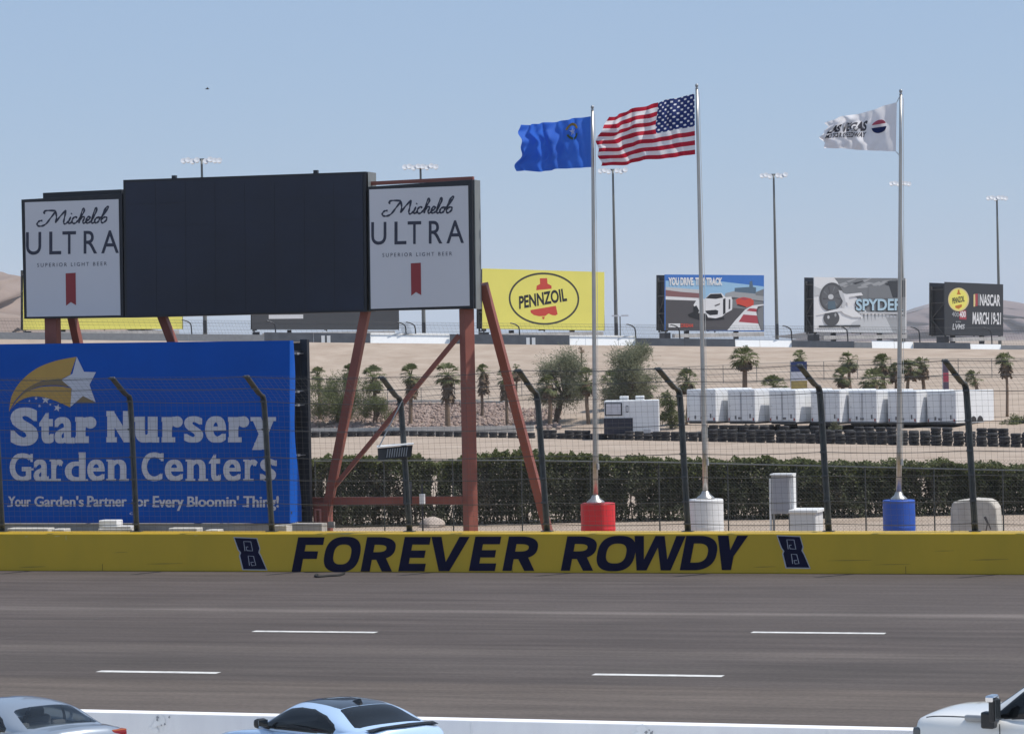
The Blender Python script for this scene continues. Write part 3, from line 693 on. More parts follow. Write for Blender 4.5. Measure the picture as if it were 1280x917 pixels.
strut(574, 419, 413, 614, .14, .5, .6)
strut(460, 690, 403, 668, .01, .9, .6) if False else None
m = MB(WF); m.bar(S(390, 626.5, .68), S(578, 625, .5), .1, .26); m.build('crossbeam', mred, sb)
m = MB(WF); m.box(Vector(S(404, 650, .62)), (.5, .5, 1.2)); m.build('foot', mred, sb)
m = MB(WF); m.box(Vector(S(407, 655.5, .45)), (.62, .12, .2)); m.build('foot_block', mconc, sb)
m = MB(WF); p = Vector(S(394.5, 646, .3)); m.box(p, (.05, .05, .55)); m.box(p + Vector((.17, 0, 0)), (.05, .05, .55)); m.box(p + Vector((.085, 0, .25)), (.14, .05, .05)); m.build('bracket', mat('pink_primer', (.5, .22, .19), .5), sb)
m = MB(WF); p = Vector(S(517, 640, -.2)); m.box(p + Vector((-.23, .1, .62)), (.24, .2, .72)); m.tube([p + Vector((.27, .1, -.9)), p + Vector((.27, .1, .9))], .03, 6)
m.build('control_box', mdark, sb); m = MB(WF); m.box(p + Vector((.3, .02, .42)), (.16, .12, .34)); m.build('socket_box', mwhite, sb)
# ================================================================== flagpoles and flags
VP = 5.6
malu = mat('brushed_aluminium', (0.46, 0.44, 0.41), 0.36, 0.85, var=0.08, scale=2)
def drum_mat(nm, c): return mat(nm, c, 0.5, var=0.06, scale=2.5, bump=.1, bscale=10)
def flagpole(label, topx, topy, bx, by, dx0, dx1, dy, dm, r0=.088, r1=.046):
    base = W((dx0 + dx1) / 2, dy, VP); zd = base.z; rad = (WP.px(dx1, dy, VP)[0] - WP.px(dx0, dy, VP)[0]) / 2
    o = thing('flagpole', label, 'flagpole', WF @ Vector((base.x, VP, 0)), -THETA)
    m = MB(WF); m.lathe((base.x, VP, 0), [(rad * .98, 0), (rad, .02), (rad, zd * .52), (rad * 1.012, zd * .53), (rad * 1.012, zd * .56), (rad, zd * .57), (rad, zd - .03), (rad * .97, zd), (0, zd)], 40); m.fix = True
    m.build('base_drum', dm, o, smooth=False)
    b_ = W(bx, by, VP); t_ = W(topx, topy, VP); b_.z = zd - .02
    m = MB(WF); m.tube([b_.lerp(t_, i / 8) for i in range(9)], [r0 + (r1 - r0) * i / 8 for i in range(9)], 14); m.build('pole', malu, o, smooth=True)
    m = MB(WF); m.lathe((b_.x, VP, zd), [(rad * .55, 0), (rad * .5, .06), (rad * .28, .15), (r0 * 1.25, .24), (r0 * 1.05, .26)], 24); m.build('collar', malu, o, smooth=True)
    m = MB(WF); m.lathe(t_, [(r1 * .9, 0), (r1 * 1.2, .03), (r1 * .6, .06), (r1 * 1.0, .09), (r1 * 1.2, .13), (r1 * .9, .17), (0, .19)], 12); m.build('finial', mat('grey_metal', 0), o, smooth=True)
    m = MB(WF)
    sl = lambda z: b_.lerp(t_, (z - b_.z) / (t_.z - b_.z))
    m.tube([sl(b_.z + 1.2) + Vector((.12, -.08, 0)), sl((b_.z + t_.z) / 2) + Vector((.14, -.08, 0)), t_ + Vector((.09, -.05, -.1))], .008, 4); m.box(sl(b_.z + 1.2) + Vector((.11, -.07, 0)), (.06, .05, .2)); m.build('halyard', mat('rope', (.5, .5, .48), .8), o)
flagpole('tall flagpole standing in a red drum', 740.5, 139, 744.5, 625, 726.5, 768, 628.5, drum_mat('red_drum', (0.62, 0.022, 0.03)))
flagpole('tallest flagpole, standing in a white drum', 871, 112, 882, 622, 861.5, 903.5, 623.5, drum_mat('white_drum', (0.74, 0.74, 0.74)))
flagpole('tall flagpole standing in a blue drum', 1126, 119, 1123.5, 618, 1103.5, 1143.5, 624.5, drum_mat('blue_drum', (0.02, 0.085, 0.42)))

def flag_fn(ht, hb, ft, fb_, ph, amp, n, vdir=-0.25, sag=0.0):
    def fn(s, t, off=0.0):
        x = (hb[0] * (1 - t) + ht[0] * t) * (1 - s) + (fb_[0] * (1 - t) + ft[0] * t) * s
        y = (hb[1] * (1 - t) + ht[1] * t) * (1 - s) + (fb_[1] * (1 - t) + ft[1] * t) * s
        e = s ** 1.5
        y += e * 2.6 * math.sin(3.1 * t + ph) - sag * 4 * math.sin(math.pi * s) * (t - .3) + s * 1.3 * math.sin(9 * s + ph)
        x += e * (4.0 * math.sin(7 * t + ph * 2) + 1.6 * math.sin(19 * t + ph)) 
        a = amp * (0.18 + s ** 0.8)
        a *= min(1, s * 6 + .08)
        v = a * math.sin(2 * math.pi * (n * s + .42 * (1 - t)) + ph) + a * .42 * math.sin(2 * math.pi * (n * 2.3 * s - .9 * t) + ph * 1.7) + a * .22 * math.sin(2 * math.pi * (5.2 * s + 2.1 * t) + ph)
        v += 0.1 * (1 - s) * s * math.sin(14 * t + 5 * s)
        return Vector((*WP.px(x, y, VP)[:1], VP + vdir * s + v - off, WP.px(x, y, VP)[1]))
    return fn
def clothmat(nm, c, tr=.42):
    m = mat(nm, c, 0.7, var=0.02, spec=0.2); nt = m.node_tree; n = nt.nodes; l = nt.links; b = n['Principled BSDF']
    t = n.new('ShaderNodeBsdfTranslucent'); rp = [x for x in n if x.type == 'VALTORGB'][0]; l.new(rp.outputs[0], t.inputs[0])
    mx = n.new('ShaderNodeMixShader'); mx.inputs[0].default_value = tr; l.new(b.outputs[0], mx.inputs[1]); l.new(t.outputs[0], mx.inputs[2]); l.new(mx.outputs[0], n['Material Output'].inputs[0]); return m
def flag(label, fn, colour, mats, nx, ny):
    m = MB(WF)
    for i in range(nx + 1):
        for j in range(ny + 1): m.v.append(fn(i / nx, j / ny))
    for i in range(nx):
        for j in range(ny):
            a = i * (ny + 1) + j; m.f.append((a, a + ny + 1, a + ny + 2, a + 1)); m.mi.append(colour((i + .5) / nx, (j + .5) / ny))
    o = m.build('flag', mats, smooth=True, origin=WF @ fn(0, 0)); return tag(o, label, 'flag')
cw = clothmat('flag_white', (.80, .80, .83)); cr_ = clothmat('flag_red', (.46, .02, .045)); cn = clothmat('flag_navy', (.022, .04, .16)); cb = clothmat('flag_blue', (.05, .17, .66), .5)
def us(s, t):
    if s < .42 and t > 6 / 13:
        a = s / .42 * 6; b = (t - 6 / 13) / (7 / 13) * 5
        for oa, ob_ in ((0, 0), (.5, .5)):
            fa, fbb = (a + oa) % 1 - .5, (b + ob_) % 1 - .5
            if math.hypot(fa * .9, fbb) < .17: return 0
        return 2
    return 1 if int(t * 13) % 2 == 0 else 0
flag('red and white striped national flag with a starry navy corner on the tallest pole', flag_fn((868, 117), (869, 193), (757, 148), (751, 207), 0.6, .26, 2.3, sag=.3), us, [cw, cr_, cn], 210, 130)
nf = flag_fn((738.5, 145.5), (739, 209), (656, 160), (653, 214), 2.2, .26, 2.1)
nvf = flag('plain blue flag with a small star and gold scroll in its upper corner', nf, lambda s, t: 0, [cb], 120, 80)
def on_flag(parent, fn, nm, polys, mm):
    m = MB(WF)
    for pts in polys: m.add([fn(s, t, .012) for s, t in pts], [tuple(range(len(pts)))])
    for pts in polys: m.add([fn(s, t, -.012) for s, t in pts], [tuple(range(len(pts)))[::-1]])
    return m.build(nm, mm, parent)
star_ = lambda cx, cy, r: [(cx + (r if i % 2 == 0 else r * .4) * math.sin(i * math.pi / 5) * .66, cy + (r if i % 2 == 0 else r * .4) * math.cos(i * math.pi / 5)) for i in range(10)]
on_flag(nvf, nf, 'emblem', [star_(.27, .74, .085)], cw)
arc = lambda r, a0, a1, w, n=10: [[(.27 + .62 * (r) * math.cos(a0 + (a1 - a0) * k / n), .74 + r * math.sin(a0 + (a1 - a0) * k / n)), (.27 + .62 * (r + w) * math.cos(a0 + (a1 - a0) * k / n), .74 + (r + w) * math.sin(a0 + (a1 - a0) * k / n)),
      (.27 + .62 * (r + w) * math.cos(a0 + (a1 - a0) * (k + 1) / n), .74 + (r + w) * math.sin(a0 + (a1 - a0) * (k + 1) / n)), (.27 + .62 * r * math.cos(a0 + (a1 - a0) * (k + 1) / n), .74 + r * math.sin(a0 + (a1 - a0) * (k + 1) / n))] for k in range(n)]
on_flag(nvf, nf, 'emblem', arc(.125, .3, 2.84, .05), clothmat('flag_gold', (.5, .33, .1)))
on_flag(nvf, nf, 'emblem', arc(.12, 3.5, 4.6, .045) + arc(.12, 4.8, 5.9, .045), clothmat('flag_sage', (.13, .2, .08)))
lf = flag_fn((1121, 128), (1120, 189.5), (1030, 152), (1032, 188), 4.0, .19, 1.6, sag=-.35)
lvf = flag('white flag with dark speedway lettering and a round red and navy emblem', lf, lambda s, t: 0, [cw], 120, 80)
def flag_text(s, s0, s1, t0, t1, mm, bold=.03, shear=.2):
    vs, fs = text_geo(s, bold, shear); m = MB(WF)
    for off in (.012, -.012): m.add([lf(s0 + (s1 - s0) * a, t0 + (t1 - t0) * b, off) for a, b in vs], fs)
    m.build('lettering', mm, lvf)
ck = clothmat('flag_black', (.07, .07, .09), .3)
flag_text('LAS VEGAS', .95, .40, .50, .77, ck, .05); flag_text('MOTOR SPEEDWAY', .95, .40, .33, .47, ck, .03)
def half(a0, a1, r=(.10, .155)): return [[(.24 + r[0] * math.cos(a0 + (a1 - a0) * k / 16) , .56 + r[1] * math.sin(a0 + (a1 - a0) * k / 16)) for k in range(17)]]
on_flag(lvf, lf, 'emblem', half(.35, math.pi - .35), clothmat('flag_red2', (.58, .12, .17), .4)); on_flag(lvf, lf, 'emblem', half(math.pi + .1, 2 * math.pi - .1), cn)
m = MB(WF)
for a, b in (((1124.5, 121), lf(0, 1)), ((1124, 194), lf(0, 0))): m.tube([W(*a, VP), b], .012, 4)
m.build('cord', mat('rope', 0), lvf)

# ================================================================== things behind the wall
mcab = mat('grey_cabinet', (.40, .40, .42), .5, .1, var=.06, scale=1)
VC = 6.5; C = lambda x, y: W(x, y, VC)
cb_ = thing('electrical_cabinet', 'tall grey electrical cabinet on thin legs in front of the hedge', 'cabinet', WF @ Vector((C(978, 640).x, VC, 0)), -THETA)
p, q = C(964, 594), C(988, 642); m = MB(WF); m.box(((p.x + q.x) / 2, VC + .25, (p.z + q.z) / 2), (q.x - p.x, .5, p.z - q.z)); m.build('housing', mcab, cb_, bevel=.015)
m = MB(WF); m.box(((p.x + q.x) / 2, VC - .008, (p.z + q.z) / 2), (q.x - p.x - .12, .02, p.z - q.z - .14)); m.build('door', mat('cabinet_door', (.33, .33, .36), .5, .1, var=.05), cb_, bevel=.008)
m = MB(WF); m.box(((p.x + q.x) / 2 + .03, VC + .24, p.z + .025), (q.x - p.x + .12, .66, .05)); m.build('hood', mwhite, cb_)
for x in (p.x + .04, q.x - .04):
    m = MB(WF); m.box((x, VC + .1, q.z / 2), (.06, .08, q.z)); m.build('leg', mat('grey_metal', 0), cb_)
m = MB(WF); m.box((p.x - .05, VC + .05, p.z / 2 - .05), (.06, .08, p.z - .1)); m.box((q.x + .05, VC + .3, (p.z + q.z) / 2), (.09, .4, p.z - q.z)); m.build('side_rail', mwhite, cb_)
tr = thing('transformer_box', 'low pale transformer box with a sunlit end beside the tall cabinet', 'transformer box', WF @ Vector((C(1010, 650).x, VC - .5, 0)), -THETA)
V2 = VC - .7; p, q = W(987, 641, V2), W(1020, 662, V2); m = MB(WF); m.box(((p.x + q.x) / 2, V2 + .6, p.z / 2), (q.x - p.x, 1.2, p.z), rz=0); m.build('housing', mat('pale_enamel', (.62, .62, .62), .45, var=.04), tr, bevel=.03)
m = MB(WF); m.box(((p.x + q.x) / 2 + .02, V2 + .6, p.z + .05), (q.x - p.x + .1, 1.32, .1)); m.build('lid', mwhite, tr, bevel=.02)
ms = MB(WF); p, q = W(1188, 625, VC), W(1247, 662, VC); w0 = q.x - p.x
blk = MB(WF); n = 14
prof = [(-w0 / 2, 0), (-w0 / 2 - .02, p.z * .55), (-w0 / 2, p.z * .86), (-w0 / 2 + .07, p.z * .97), (-w0 * .2, p.z), (0, p.z * 1.02), (w0 * .3, p.z * 1.0), (w0 / 2 - .14, p.z * .96), (w0 / 2 - .03, p.z * .86), (w0 / 2 + .02, p.z * .5), (w0 / 2, 0)]
cx = (p.x + q.x) / 2
blk.fix = True; blk.poly([(cx + a + .01 * noise.noise((a, b, 0)), VC, b) for a, b in prof], 1.1); o = blk.build('concrete_block', mat('rough_concrete', (.40, .37, .33), .95, c2=(.52, .49, .44), scale=2.5, bump=.6, bscale=8), bevel=.06)
tag(o, 'big weathered concrete block behind the wall near the right edge', 'concrete block')
m = MB(WF); m.ribbon([(cx + .32, VC - .006, .95 * p.z * .75), (cx + .42, VC - .006, p.z * .6), (cx + .36, VC - .006, p.z * .45)], .04); m.ribbon([(cx + .36, VC - .006, p.z * .72), (cx + .52, VC - .006, p.z * .5)], .04); m.build('paint_mark', mat('dark_scrawl', (.12, .11, .11), .9), o)
lw = MB(WF)
crate = thing('white_crate', 'small white lidded crate below the blue billboard on top of grey rubble', 'crate', WF @ Vector((wu(140, 1.6), 1.6, 0)), -THETA)
p, q = W(123, 650, 1.5), W(146, 659, 1.5); zb = W(100, 660, 1.5)[2]
m = MB(WF); m.box(((p.x + q.x) / 2, 1.75, (zb + p.z) / 2), (q.x - p.x, .5, p.z - zb)); m.build('body', mwhite, crate, bevel=.03)
m = MB(WF); m.box(((p.x + q.x) / 2 + .35, 1.7, zb + .04), (1.0, .6, .06)); m.build('tray', mwhite, crate)
k = 0
for x0, x1, y in ((8, 60, 660), (64, 80, 661), (122, 165, 660.5), (210, 246, 659.8), (256, 272, 662), (342, 358, 656)):
    p, q = W(x0, y, 1.35), W(x1, y, 1.35); h = p.z
    m = MB(WF); m.box(((p.x + q.x) / 2, 1.62, h / 2), (q.x - p.x, .52, h)); o = m.build('kerb_block', mat('pale_concrete', (.52, .50, .46), .95, var=.15, scale=3, bump=.5, bscale=10), bevel=.03)
    lab = ('longest pale concrete kerb block at the left edge under the billboard', 'short kerb block just right of the longest one', 'kerb block carrying the small white crate', 'mid sized pale kerb block under the word Every', 'small kerb block just left of the first dark number emblem', 'raised pale block beside the lower right corner of the blue billboard')[k]; k += 1
    tag(o, lab, 'kerb block', 'kerb blocks under the billboard')

# ================================================================== hedge and chain link fence
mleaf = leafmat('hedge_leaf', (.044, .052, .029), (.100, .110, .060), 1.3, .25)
mleafd = leafmat('hedge_dry_leaf', (.05, .048, .036), (.11, .10, .07), 1.5, .1)
mtwig = mat('twig', (.09, .065, .045), .9)
def leafquad(m, p, s, asp=.5, mi=0, droop=0):
    a = Vector((random.gauss(0, 1), random.gauss(0, 1), random.gauss(0, 1) - droop)).normalized()
    b = a.cross(Vector((random.gauss(0, 1), random.gauss(0, 1), random.gauss(0, 1)))).normalized() * s * asp; a = a * s
    m.add([p - a * .5, p + b * .5, p + a * .5, p - b * .5], [(0, 1, 2, 3)], mi)
hroot = ground(640, 655.5); Yh = hroot.y + 1.6
def hz(x):   # top of the hedge
    px = 640 + x / Yh * F
    py = interp(px, [(300, 573), (390, 572), (420, 567), (480, 571), (520, 569), (545, 578), (590, 566), (640, 563), (700, 566), (830, 573), (900, 575), (960, 570), (1000, 576), (1090, 577), (1160, 576), (1240, 580), (1400, 582)])
    return depth(px, py, Yh).z
hx0, hx1 = depth(330, 600, Yh).x, depth(1420, 600, Yh).x
hd = thing('hedge', 'long clipped dark green hedge with a sunny top behind the flagpoles', 'hedge', (0, Yh, 0))
m = MB(); cnt = 0; hzx = depth(560, 600, Yh).x
while cnt < 170000:
    x = random.uniform(hx0, hx1); h = hz(x) + .22 * noise.noise((x * 1.1, 0, 3)) + .18 * noise.noise((x * 5, 1, 3))
    z = h * random.random() ** .8
    bul = 0.75 + .3 * noise.noise((x * .55, z * .5, 0)) + .25 * noise.noise((x * 1.9, z * 1.6, 4))
    dens = noise.noise((x * .9, z * .25, 11)) + .5 * noise.noise((x * 3.1, z * 1.2, 17))
    if z < h * .75 and dens < (-.16 if x < hzx else -.5) and random.random() < .6: continue
    if z < .35 and random.random() < .5: continue
    pxx = 640 + x / Yh * F
    if any(abs(pxx - gx) < gw * (.6 + .6 * noise.noise((z * 2, gx, 0))) and z0 < z / h < z1 for gx, gw, z0, z1 in ((541, 7, .25, .8), (562, 4, .1, .6), (785, 6, .05, .4), (672, 5, .05, .3), (1150, 7, .35, .8), (1138, 4, .2, .5), (404, 4, .3, .7), (948, 3, .6, .85))) and random.random() < .93: continue
    y = Yh + random.uniform(-1.6, 1.6) * bul if random.random() < .55 else Yh - 1.6 * bul * random.uniform(.6, 1.1)
    px = 640 + x / Yh * F
    dry = (px < 620 and noise.noise((x * 1.2, z * .8, 30)) > .12) or noise.noise((x * .8, z * .5, 40)) > .36
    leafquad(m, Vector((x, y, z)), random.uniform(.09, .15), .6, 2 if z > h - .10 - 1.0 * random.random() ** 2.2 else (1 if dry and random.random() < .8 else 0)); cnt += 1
m.build('foliage', [mleaf, mleafd, leafmat('hedge_sunlit_leaf', (.075, .095, .028), (.15, .165, .06), 1.6, .25)], hd)  # sunlight on the hedge top is put into a lighter leaf colour
m = MB()
for i in range(420):
    x = random.uniform(hx0, hx1); y = Yh + random.uniform(-.6, .6); h = hz(x) * random.uniform(.5, .9)
    m.tube([(x, y, -.02), (x + random.uniform(-.2, .2), y + random.uniform(-.2, .2), h * .5), (x + random.uniform(-.5, .5), y + random.uniform(-.4, .4), h)], [.03, .02, .006], 4, cap=False)
m.build('stems', mtwig, hd)
# chain-link fence just before it
Vf = 19.0
cfz = lambda x: W(x, interp(x, [(390, 576), (640, 575), (850, 578), (1280, 588)]), Vf)
lf_ = thing('chain_link_fence', 'low chain link fence with a thin top rail just before the hedge', 'fence', WF @ Vector((wu(800, Vf), Vf, 0)), -THETA)
xsf = list(range(393, 1420, 86))
mgal = mat('dull_galvanised', (.16, .17, .165), .6, .4); mlink = mat('dark_link_wire', (.05, .055, .055), .7, .2)
m = MB(WF); m.tube([cfz(x) for x in xsf], .028, 6); m.build('top_rail', mgal, lf_)
for x in xsf:
    p = cfz(x); m = MB(WF); m.tube([(p.x, Vf + .04, 0), (p.x, Vf + .04, p.z + .04)], .026, 6); m.build('post', mlink, lf_)
m = MB(WF); u0, u1 = cfz(393).x, cfz(1420).x; h = cfz(800).z
u = u0 - h
while u < u1:
    a, b = max(u, u0), min(u + h, u1)
    m.tube([(a, Vf, (a - u)), (b, Vf, b - u)], .0028, 3, cap=False)
    m.tube([(a, Vf - .006, h - (a - u)), (b, Vf - .006, h - (b - u))], .0028, 3, cap=False); u += .13
m.build('wire_mesh', mlink, lf_)
# small litter between wall and hedge
lit = [(477, 652, .5, .25, 'pale round boulder below the lamp box'), (540, 656, .9, .42, 'wide pale boulder between the lamp box post and the red leg'), (420, 652, .8, .5, 'pale boulder beside the red scoreboard foot')]
for x, y, w, h, lab in lit:
    p = ground(x, y + 2.5, 0); m = MB(); bm = bmesh.new(); bmesh.ops.create_icosphere(bm, subdivisions=3, radius=1)
    vs = [Vector((v.co.x * w / 2, v.co.y * w / 2, max(-.05, v.co.z) * h)) * (1 + .25 * noise.noise(v.co * 1.6 + Vector((x, 0, 0)))) + p for v in bm.verts]; bm.verts.index_update()
    m.add(vs, [tuple(v.index for v in f.verts) for f in bm.faces]); bm.free()
    tag(m.build('boulder', mat('pale_boulder', (.45, .38, .33), .95, var=.15, bump=.4, bscale=6), smooth=True), lab, 'boulder', 'boulders before the hedge')
# ================================================================== tyre wall, low white wall
mtyre = mat('tyre_rubber', (.012, .012, .014), .75, var=.35, scale=2, c2=(.035, .035, .04))
def tyre_stack(n, nm='tyre_stack'):
    m = MB()
    for k in range(n):
        z = k * .215; R_, dx, dy = .335 + random.uniform(-.012, .012), random.uniform(-.03, .03), random.uniform(-.03, .03)
        m.lathe((dx, dy, z), [(.19, .03), (.20, .0), (.29, -.0), (R_, .045), (R_, .165), (.29, .21), (.20, .21), (.19, .18), (.19, .03)], 18)
    o = m.build(nm, mtyre, smooth=False, origin=(0, 0, 0)); return o
protos = {n: [tyre_stack(n) for _ in range(2)] for n in (2, 3, 4, 5)}
used = set()
def place_stack(n, x, y, lab, grp):
    pr = random.choice(protos[n])
    if pr.name in used: o = pr.copy(); col.objects.link(o)
    else: o = pr; used.add(pr.name)
    o.location = (x, y, gz(x, y)); o.rotation_euler = (0, 0, random.uniform(0, 6.28))
    tag(o, lab, 'tyre stack', grp)
x = 2.3
while x < 37:
    px = 640 + x / yl(x) * F / SY
    n = random.choice((3, 4, 4, 4)) if px > 880 else random.choice((2, 3, 3))
    if px < 690: n = 3
    place_stack(n, x, yl(x) * SY, 'stack of dark tyres in the front row beyond the pale dirt strip', 'tyre stacks in the front row'); x += random.uniform(.57, .64)
x = 13.5
while x < 34:
    if random.random() < .95: place_stack(random.choice((4, 5, 5)), x, yl(x) * SY + 3.2, 'dark tyre stack in the back row under the white trailers', 'tyre stacks in the back row')
    x += random.uniform(.58, .68)
x = -19.0
while x < 2:
    place_stack(2, x, min(yl(x), 119) * SY, 'low pair of dark tyres lying along the white kerb wall on the left', 'low tyre pairs on the left'); x += random.uniform(.66, .74)
for n in protos:
    for o in protos[n]:
        if o.name not in used: bpy.data.objects.remove(o)
kw = MB(); a_, b_ = depthn(300, 540, 120.5), depthn(668, 540, 118); kw.bar((a_.x, a_.y, .30), (b_.x, b_.y, .30), .3, .72)
tag(kw.build('kerb_wall', mat('dusty_white', (.60, .56, .50), .8, var=.15, scale=.8)), 'low white kerb wall running behind the tyres on the left', 'kerb wall')
kw = MB(); pts = [hit(x, y) for x, y in ((405, 504), (470, 503.5), (520, 503), (575, 503), (640, 505))]
for p, q in zip(pts, pts[1:]): kw.bar(p + Vector((0, 0, .1)), q + Vector((0, 0, .1)), .3, .3)
tag(kw.build('kerb', mat('dusty_white', 0)), 'thin white kerb line along the top of the rocky bank', 'kerb')
# rocks of the bank
mrock = mat('riprap_rock', (.25, .185, .16), .95, c2=(.38, .295, .255), scale=1.1, spec=.1)
rk = MB(); bm = bmesh.new(); bmesh.ops.create_icosphere(bm, subdivisions=1, radius=1); bm.verts.index_update()
iv = [v.co.copy() for v in bm.verts]; fi = [tuple(v.index for v in f.verts) for f in bm.faces]; bm.free()
for _ in range(4200):
    px = random.uniform(380, 700); lo = 537; hi = 505 if px < 640 else 512
    if px > 640 and random.random() < .45: continue
    py = random.uniform(hi, lo); p = hit(px, py); X, Y = p.x, p.y
    if Y < (yl(X) + 2.0) * SY: continue
    s = random.uniform(.09, .23); rot = Matrix.Rotation(random.uniform(0, 6), 3, Vector((random.random(), random.random(), random.random())).normalized())
    sc = Vector((random.uniform(.7, 1.3), random.uniform(.7, 1.2), random.uniform(.6, 1)))
    rk.add([rot @ Vector((v.x * sc.x, v.y * sc.y, v.z * sc.z)) * s * (1 + .2 * noise.noise(v * 2)) + Vector((X, Y, gz(X, Y) + s * .3)) for v in iv], fi)
tag(rk.build('bank_rocks', mrock, origin=(-5, 118, 0)), 'pinkish loose rocks covering the foot of the bank', 'rocks', kind='stuff')

# ================================================================== trailers
mtrw = mat('trailer_white', (.70, .71, .72), .45, var=.05, scale=.8)
mgreyp = mat('trailer_grey', (.42, .43, .45), .5, var=.08)
def trailer(label, px0, pxm, ytop, ybot, Y, yaw=None, L=5.0):
    Y *= SY
    """front face spans px0..pxm; yaw turns its right-hand side into view"""
    p = depth(px0, ytop, Y); q = depth((px0 + pxm) / 2, ybot, Y); zt, zb = p.z, q.z
    view = math.atan2(q.x, q.y); a = R(33) + view
    wd = (depth(pxm, ytop, Y).x - p.x) / math.cos(R(33)) * 1.0
    X0 = p.x; g0 = gz(X0, Y); rot = a                  # front face turned to look left of the camera by a
    o = thing('cargo_trailer', label, 'trailer', (X0, Y, g0), -rot + R(0), 'white cargo trailers in a row')
    M = wm(o)
    m = MB(M); h = zt - zb; z0 = zb - g0
    m.box((wd / 2, L / 2, z0 + h / 2), (wd, L, h)); m.build('body', mtrw, o, bevel=.07)
    m = MB(M)
    for s in (0.27, 0.73): m.box((wd * s, -.012, z0 + h * .5), (wd * .42, .03, h * .9))
    d = m.build('door', mtrw, o, bevel=.01)
    m = MB(M)
    for s in (.48, .52): m.tube([(wd * s, -.04, z0 + .1), (wd * s, -.04, z0 + h - .15)], .014, 5)
    for s in (.1, .9):
        for t in (.15, .5, .85): m.box((wd * s, -.03, z0 + h * t), (.12, .03, .05))
    m.build('latch', mgreyp, d)
    m = MB(M)
    for s in (.06, .94): m.box((wd * s, -.02, z0 + .22), (.09, .04, .2))
    m.build('tail_lamp', mat('lamp_red', (.25, .02, .02), .3), o)
    m = MB(M); m.box((wd / 2, -.03, z0 + .03), (wd * .98, .1, .1)); m.box((wd / 2, L / 2, z0 - .05), (wd * .9, L * .96, .12)); m.build('chassis', mdark, o)
    for sx in (.03, .97):
        m = MB(M)
        for y in (L * .45, L * .62): m.lathe((wd * sx - .1, y, .36), [(.12, 0), (.34, .0), (.36, .04), (.36, .18), (.34, .22), (.12, .22)], 20, axis='X')
        m.build('wheel', mtyre, o)
        m = MB(M); m.box((wd * sx, L * .535, z0 + .02), (.26, 1.7, .05)); m.build('mudguard', mgreyp, o)
    m = MB(M); m.bar((wd * .2, L, z0), (wd / 2, L + 1.1, z0 - .05), .1); m.bar((wd * .8, L, z0), (wd / 2, L + 1.1, z0 - .05), .1); m.tube([(wd / 2, L + 1.0, -.02), (wd / 2, L + 1.0, z0 + .3)], .04, 6); m.build('tow_hitch', mdark, o)
    vr = random.uniform(-.12, .12); m = MB(M); m.box((wd * (.5 + vr), -.035, z0 + .3), (.3, .02, .15)); m.box((wd * .3, -.035, z0 + .35), (.14, .02, .24)); m.box((wd * .83, -.035, z0 + .45), (.12, .02, .3)); m.build('plate', mat('trailer_dark_grey', (.13, .13, .14), .5), o)
    return o
TL = [('leftmost white trailer of the row, partly behind the tallest flagpole', 858, 894), ('second white trailer from the left end of the row', 909, 943), ('white trailer directly below the gap right of the short leafy palm', 961, 994), ('white trailer behind the bent post right of the row middle', 1013, 1049),
      ('white trailer just left of the flagpole with the blue drum', 1060, 1095), ('white trailer just right of the flagpole with the blue drum', 1109, 1145), ('end trailer on the right with its whole bright side showing', 1158, 1194)]
for i, (lab, a, b) in enumerate(TL):
    trailer(lab, a, b, 486.5 + i * .4, 527 + i * .3, 110 - i * .45, L=5.0 if i < 6 else 5.0)

# white concession trailer with the dark lower front
Yc = 109.0 * SY; p, q = depth(755, 501, Yc), depth(824, 540, Yc); w = q.x - p.x; zt = p.z; g0 = gz(p.x, Yc)
ct = thing('service_trailer', 'white box trailer with a dark lower corner and two roof units', 'trailer', (p.x + w / 2, Yc, g0), R(-4))
M = wm(ct); z0 = q.z - g0; h = zt - q.z
m = MB(M); m.box((0, 1.2, z0 + h / 2), (w, 2.4, h)); m.build('body', mtrw, ct, bevel=.05)
m = MB(M); m.box((-w / 2 + w * .255, -.02, z0 + h * .2 + .02), (w * .53, .06, h * .5)); m.build('dark_panel', mat('dark_navy_panel', (.012, .014, .03), .5), ct)
m = MB(M); m.box((-w / 2 + w * .17, -.02, z0 + h * .74), (w * .32, .05, h * .40)); fr_ = m.build('window_frame', mdark, ct)
m = MB(M); m.box((-w / 2 + w * .17, -.05, z0 + h * .74), (w * .27, .03, h * .33)); m.build('shutter', mat('pale_grey', (.5, .5, .54), .5), fr_)
m = MB(M)
for dx, dz, sx, sz in ((0, .21, .26, .04), (0, -.21, .26, .04), (-.12, 0, .04, .46), (.12, 0, .04, .46)): m.box((-w * .08 + dx * .6, -.012, z0 + h * .74 + dz), (sx * .6, .03, sz))
m.build('door_outline', mdark, ct)
for dx in (-.14, .15):
    m = MB(M); m.box((w * dx, 1.2, z0 + h + .16), (.62, .8, .32)); m.build('roof_unit', mwhite, ct, bevel=.05)
m = MB(M); m.box((w * .28, -.02, z0 + .1), (.5, .08, .28)); m.build('step', mgreyp, ct)
for sx in (-.3, .3):
    m = MB(M); m.lathe((w * sx, .05, .36), [(.1, 0), (.34, 0), (.36, .04), (.36, .2), (.1, .22)], 18, axis='Y'); m.build('wheel', mtyre, ct)
